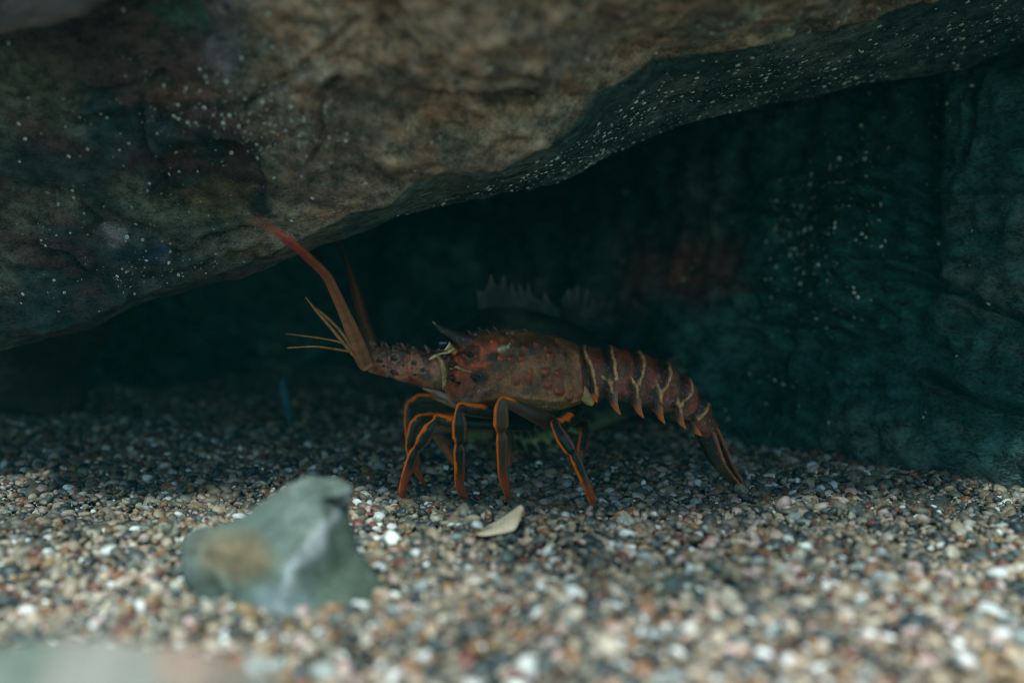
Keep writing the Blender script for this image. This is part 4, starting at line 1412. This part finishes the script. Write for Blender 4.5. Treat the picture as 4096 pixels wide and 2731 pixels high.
def fin(name, roots, tips, d0, d1, colf, ragged=0.12):
    """a webbed fin: rays from roots to tips, a thin web scalloped between, rays as ridges"""
    m = 10
    rp, tp = np.array(roots, float), np.array(tips, float)
    n = len(rp)
    u = np.linspace(0, n - 1, (n - 1) * m + 1)
    i = np.clip(u.astype(int), 0, n - 2)
    f = (u - i)[:, None]
    R = rp[i] * (1 - f) + rp[i + 1] * f
    T = tp[i] * (1 - f) + tp[i + 1] * f
    sc = 1 - ragged * 4 * f[:, 0] * (1 - f[:, 0])
    v = np.linspace(0, 1, 16)
    rows = []
    ray = np.cos(2 * np.pi * f[:, 0]) ** 2 * (np.abs(f[:, 0] - 0.5) > 0.25)
    for side in (1, -1):
        vv = v if side > 0 else v[::-1]
        q = R[:, None] + (T - R)[:, None] * (vv[None] * sc[:, None])[..., None]
        dd = d0 + (d1 - d0) * vv[None] + side * -0.5 * (0.0006 + 0.0022 * ray[:, None] * (1 - 0.6 * vv[None]))
        rows.append(W(q[..., 0], q[..., 1], dd))
    P = np.concatenate(rows, 1)
    vv = np.concatenate([v, v[::-1]])[None] * np.ones((len(u), 1))
    return obj(name, tube_mesh(name, P, colf(P, vv, ray[:, None] * np.ones((1, 32)))), M_FISH, fish)


def dorsal_col(P, v, ray):
    c = mix((0.005, 0.009, 0.0085), (0.019, 0.025, 0.022), smooth(-0.2, 0.4, fbm(P, 60, 3, 5)))
    return mix(c, (0.08, 0.07, 0.048), smooth(0.45, 0.8, v) * ray)


fin('back_fin', [(1915, 1250), (1965, 1245), (2010, 1240), (2055, 1240), (2095, 1240), (2130, 1242), (2165, 1250), (2210, 1262), (2240, 1275)],
    [(1905, 1150), (1962, 1088), (2018, 1085), (2046, 1122), (2076, 1128), (2112, 1118), (2128, 1180), (2176, 1160), (2236, 1230)], DF, DF, dorsal_col, 0.34)
fin('rear_back_fin', [(2270, 1290), (2290, 1295), (2310, 1305), (2330, 1315), (2350, 1325), (2365, 1335)], [(2244, 1190), (2268, 1155), (2310, 1136), (2350, 1148), (2378, 1190), (2388, 1250)], DF, DF - 0.01, dorsal_col, 0.06)


def pect_col(P, v, ray):
    band = np.sin(v * 16 + 3 * fbm(P, 40, 2, 8))
    c = mix((0.22, 0.22, 0.10), (0.012, 0.018, 0.015), smooth(-0.4, 0.1, band))
    return mix(c, (0.42, 0.42, 0.2), 0.3 * ray)


fin('side_fin', [(2050, 1690), (2065, 1680), (2080, 1672), (2095, 1668), (2110, 1668), (2125, 1670), (2140, 1676)],
    [(2060, 1800), (2110, 1822), (2170, 1826), (2230, 1812), (2285, 1786), (2335, 1740), (2372, 1680)], DF - 0.055, DF - 0.085, pect_col, 0.10)
fin('tail_fin', [(2590, 1475), (2595, 1510), (2598, 1545), (2598, 1580), (2595, 1610), (2590, 1638)], [(2720, 1420), (2750, 1480), (2765, 1540), (2765, 1590), (2750, 1640), (2715, 1690)], DF, DF + 0.01, dorsal_col, 0.05)

# ------------------------------------------------------------------ small things on the gravel
def build_shell():
    up = catmull(np.array([(1900, 2134), (1945, 2104), (1990, 2080), (2040, 2048), (2080, 2020), (2096, 2030)], float), 16)
    lo = catmull(np.array([(1900, 2136), (1935, 2142), (1985, 2136), (2030, 2128), (2062, 2112), (2096, 2034)], float), 16)
    n = 26
    v = np.linspace(0, 1, n)
    rows = []
    for side in (1, -1):
        vv = v if side > 0 else v[::-1]
        q = up[:, None] * (1 - vv)[None, :, None] + lo[:, None] * vv[None, :, None]
        bul = np.sin(np.pi * np.clip(vv, 0, 1))[None] * 0.010
        rib = 0.0004 * np.sin(np.linspace(0, 1, len(up)) * 95)[:, None]
        dd = 0.872 - 0.038 * vv[None] - bul + (0 if side > 0 else 0.0018) - rib * (side > 0)
        rows.append(W(q[..., 0], q[..., 1], dd))
    P = np.concatenate(rows, 1)
    t = np.linspace(0, 1, len(up))[:, None] * np.ones((1, 2 * n))
    c = mix((0.48, 0.34, 0.23), (0.62, 0.47, 0.34), smooth(-0.4, 0.5, np.sin(t * 95)))
    c = mix(c, (0.5, 0.38, 0.25), 0.5 * smooth(0.1, 0.6, fbm(P, 90, 3, 2)))
    o = obj('shell_fragment', tube_mesh('shell_fragment', P, c), M_SHELLBIT)
    tag(o, 'cream ribbed shell fragment lying on the gravel below the lobster', 'shell')


build_shell()

P, a, fr, S = limb([[*W(x, y, d), r * 1.45 / FPX] for x, y, d, r in [(1160, 1690, 1.40, 8), (1146, 1610, 1.42, 15), (1134, 1565, 1.43, 14), (1131, 1530, 1.44, 11), (1142, 1500, 1.45, 4)]], 10, 14, True, flat=0.3)  # thin flattened blue sliver, upright in the gravel
c = mix((0.03, 0.09, 0.14), (0.05, 0.15, 0.22), np.broadcast_to(smooth(0.2, 0.8, fr)[:, None], P.shape[:2]))
tag(obj('blue_sliver', tube_mesh('blue_sliver', P, c), M_LEG), 'thin curved blue sliver standing upright in the dark gravel left of the lobster', 'sliver')

# ------------------------------------------------------------------ the water itself: it swallows red and scatters a little teal
bm = bmesh.new()
bmesh.ops.create_cube(bm, size=1)
me = bpy.data.meshes.new('haze')
bm.to_mesh(me)
bm.free()
m, nt, b = mat_new('water_body')
nt.nodes.remove(b)
pv = node(nt, 'ShaderNodeVolumePrincipled')
pv.inputs['Color'].default_value = (0.0, 0.026, 0.024, 1)
pv.inputs['Absorption Color'].default_value = (0.42, 0.94, 0.89, 1)
pv.inputs['Density'].default_value = 0.27
nt.links.new(pv.outputs[0], nt.nodes['Material Output'].inputs['Volume'])
hz = obj('haze', me, m)
hz.scale = (8.6, 7.5, 2.13)
hz.location = (0, 1.5, 0.065)
tag(hz, kind='stuff')
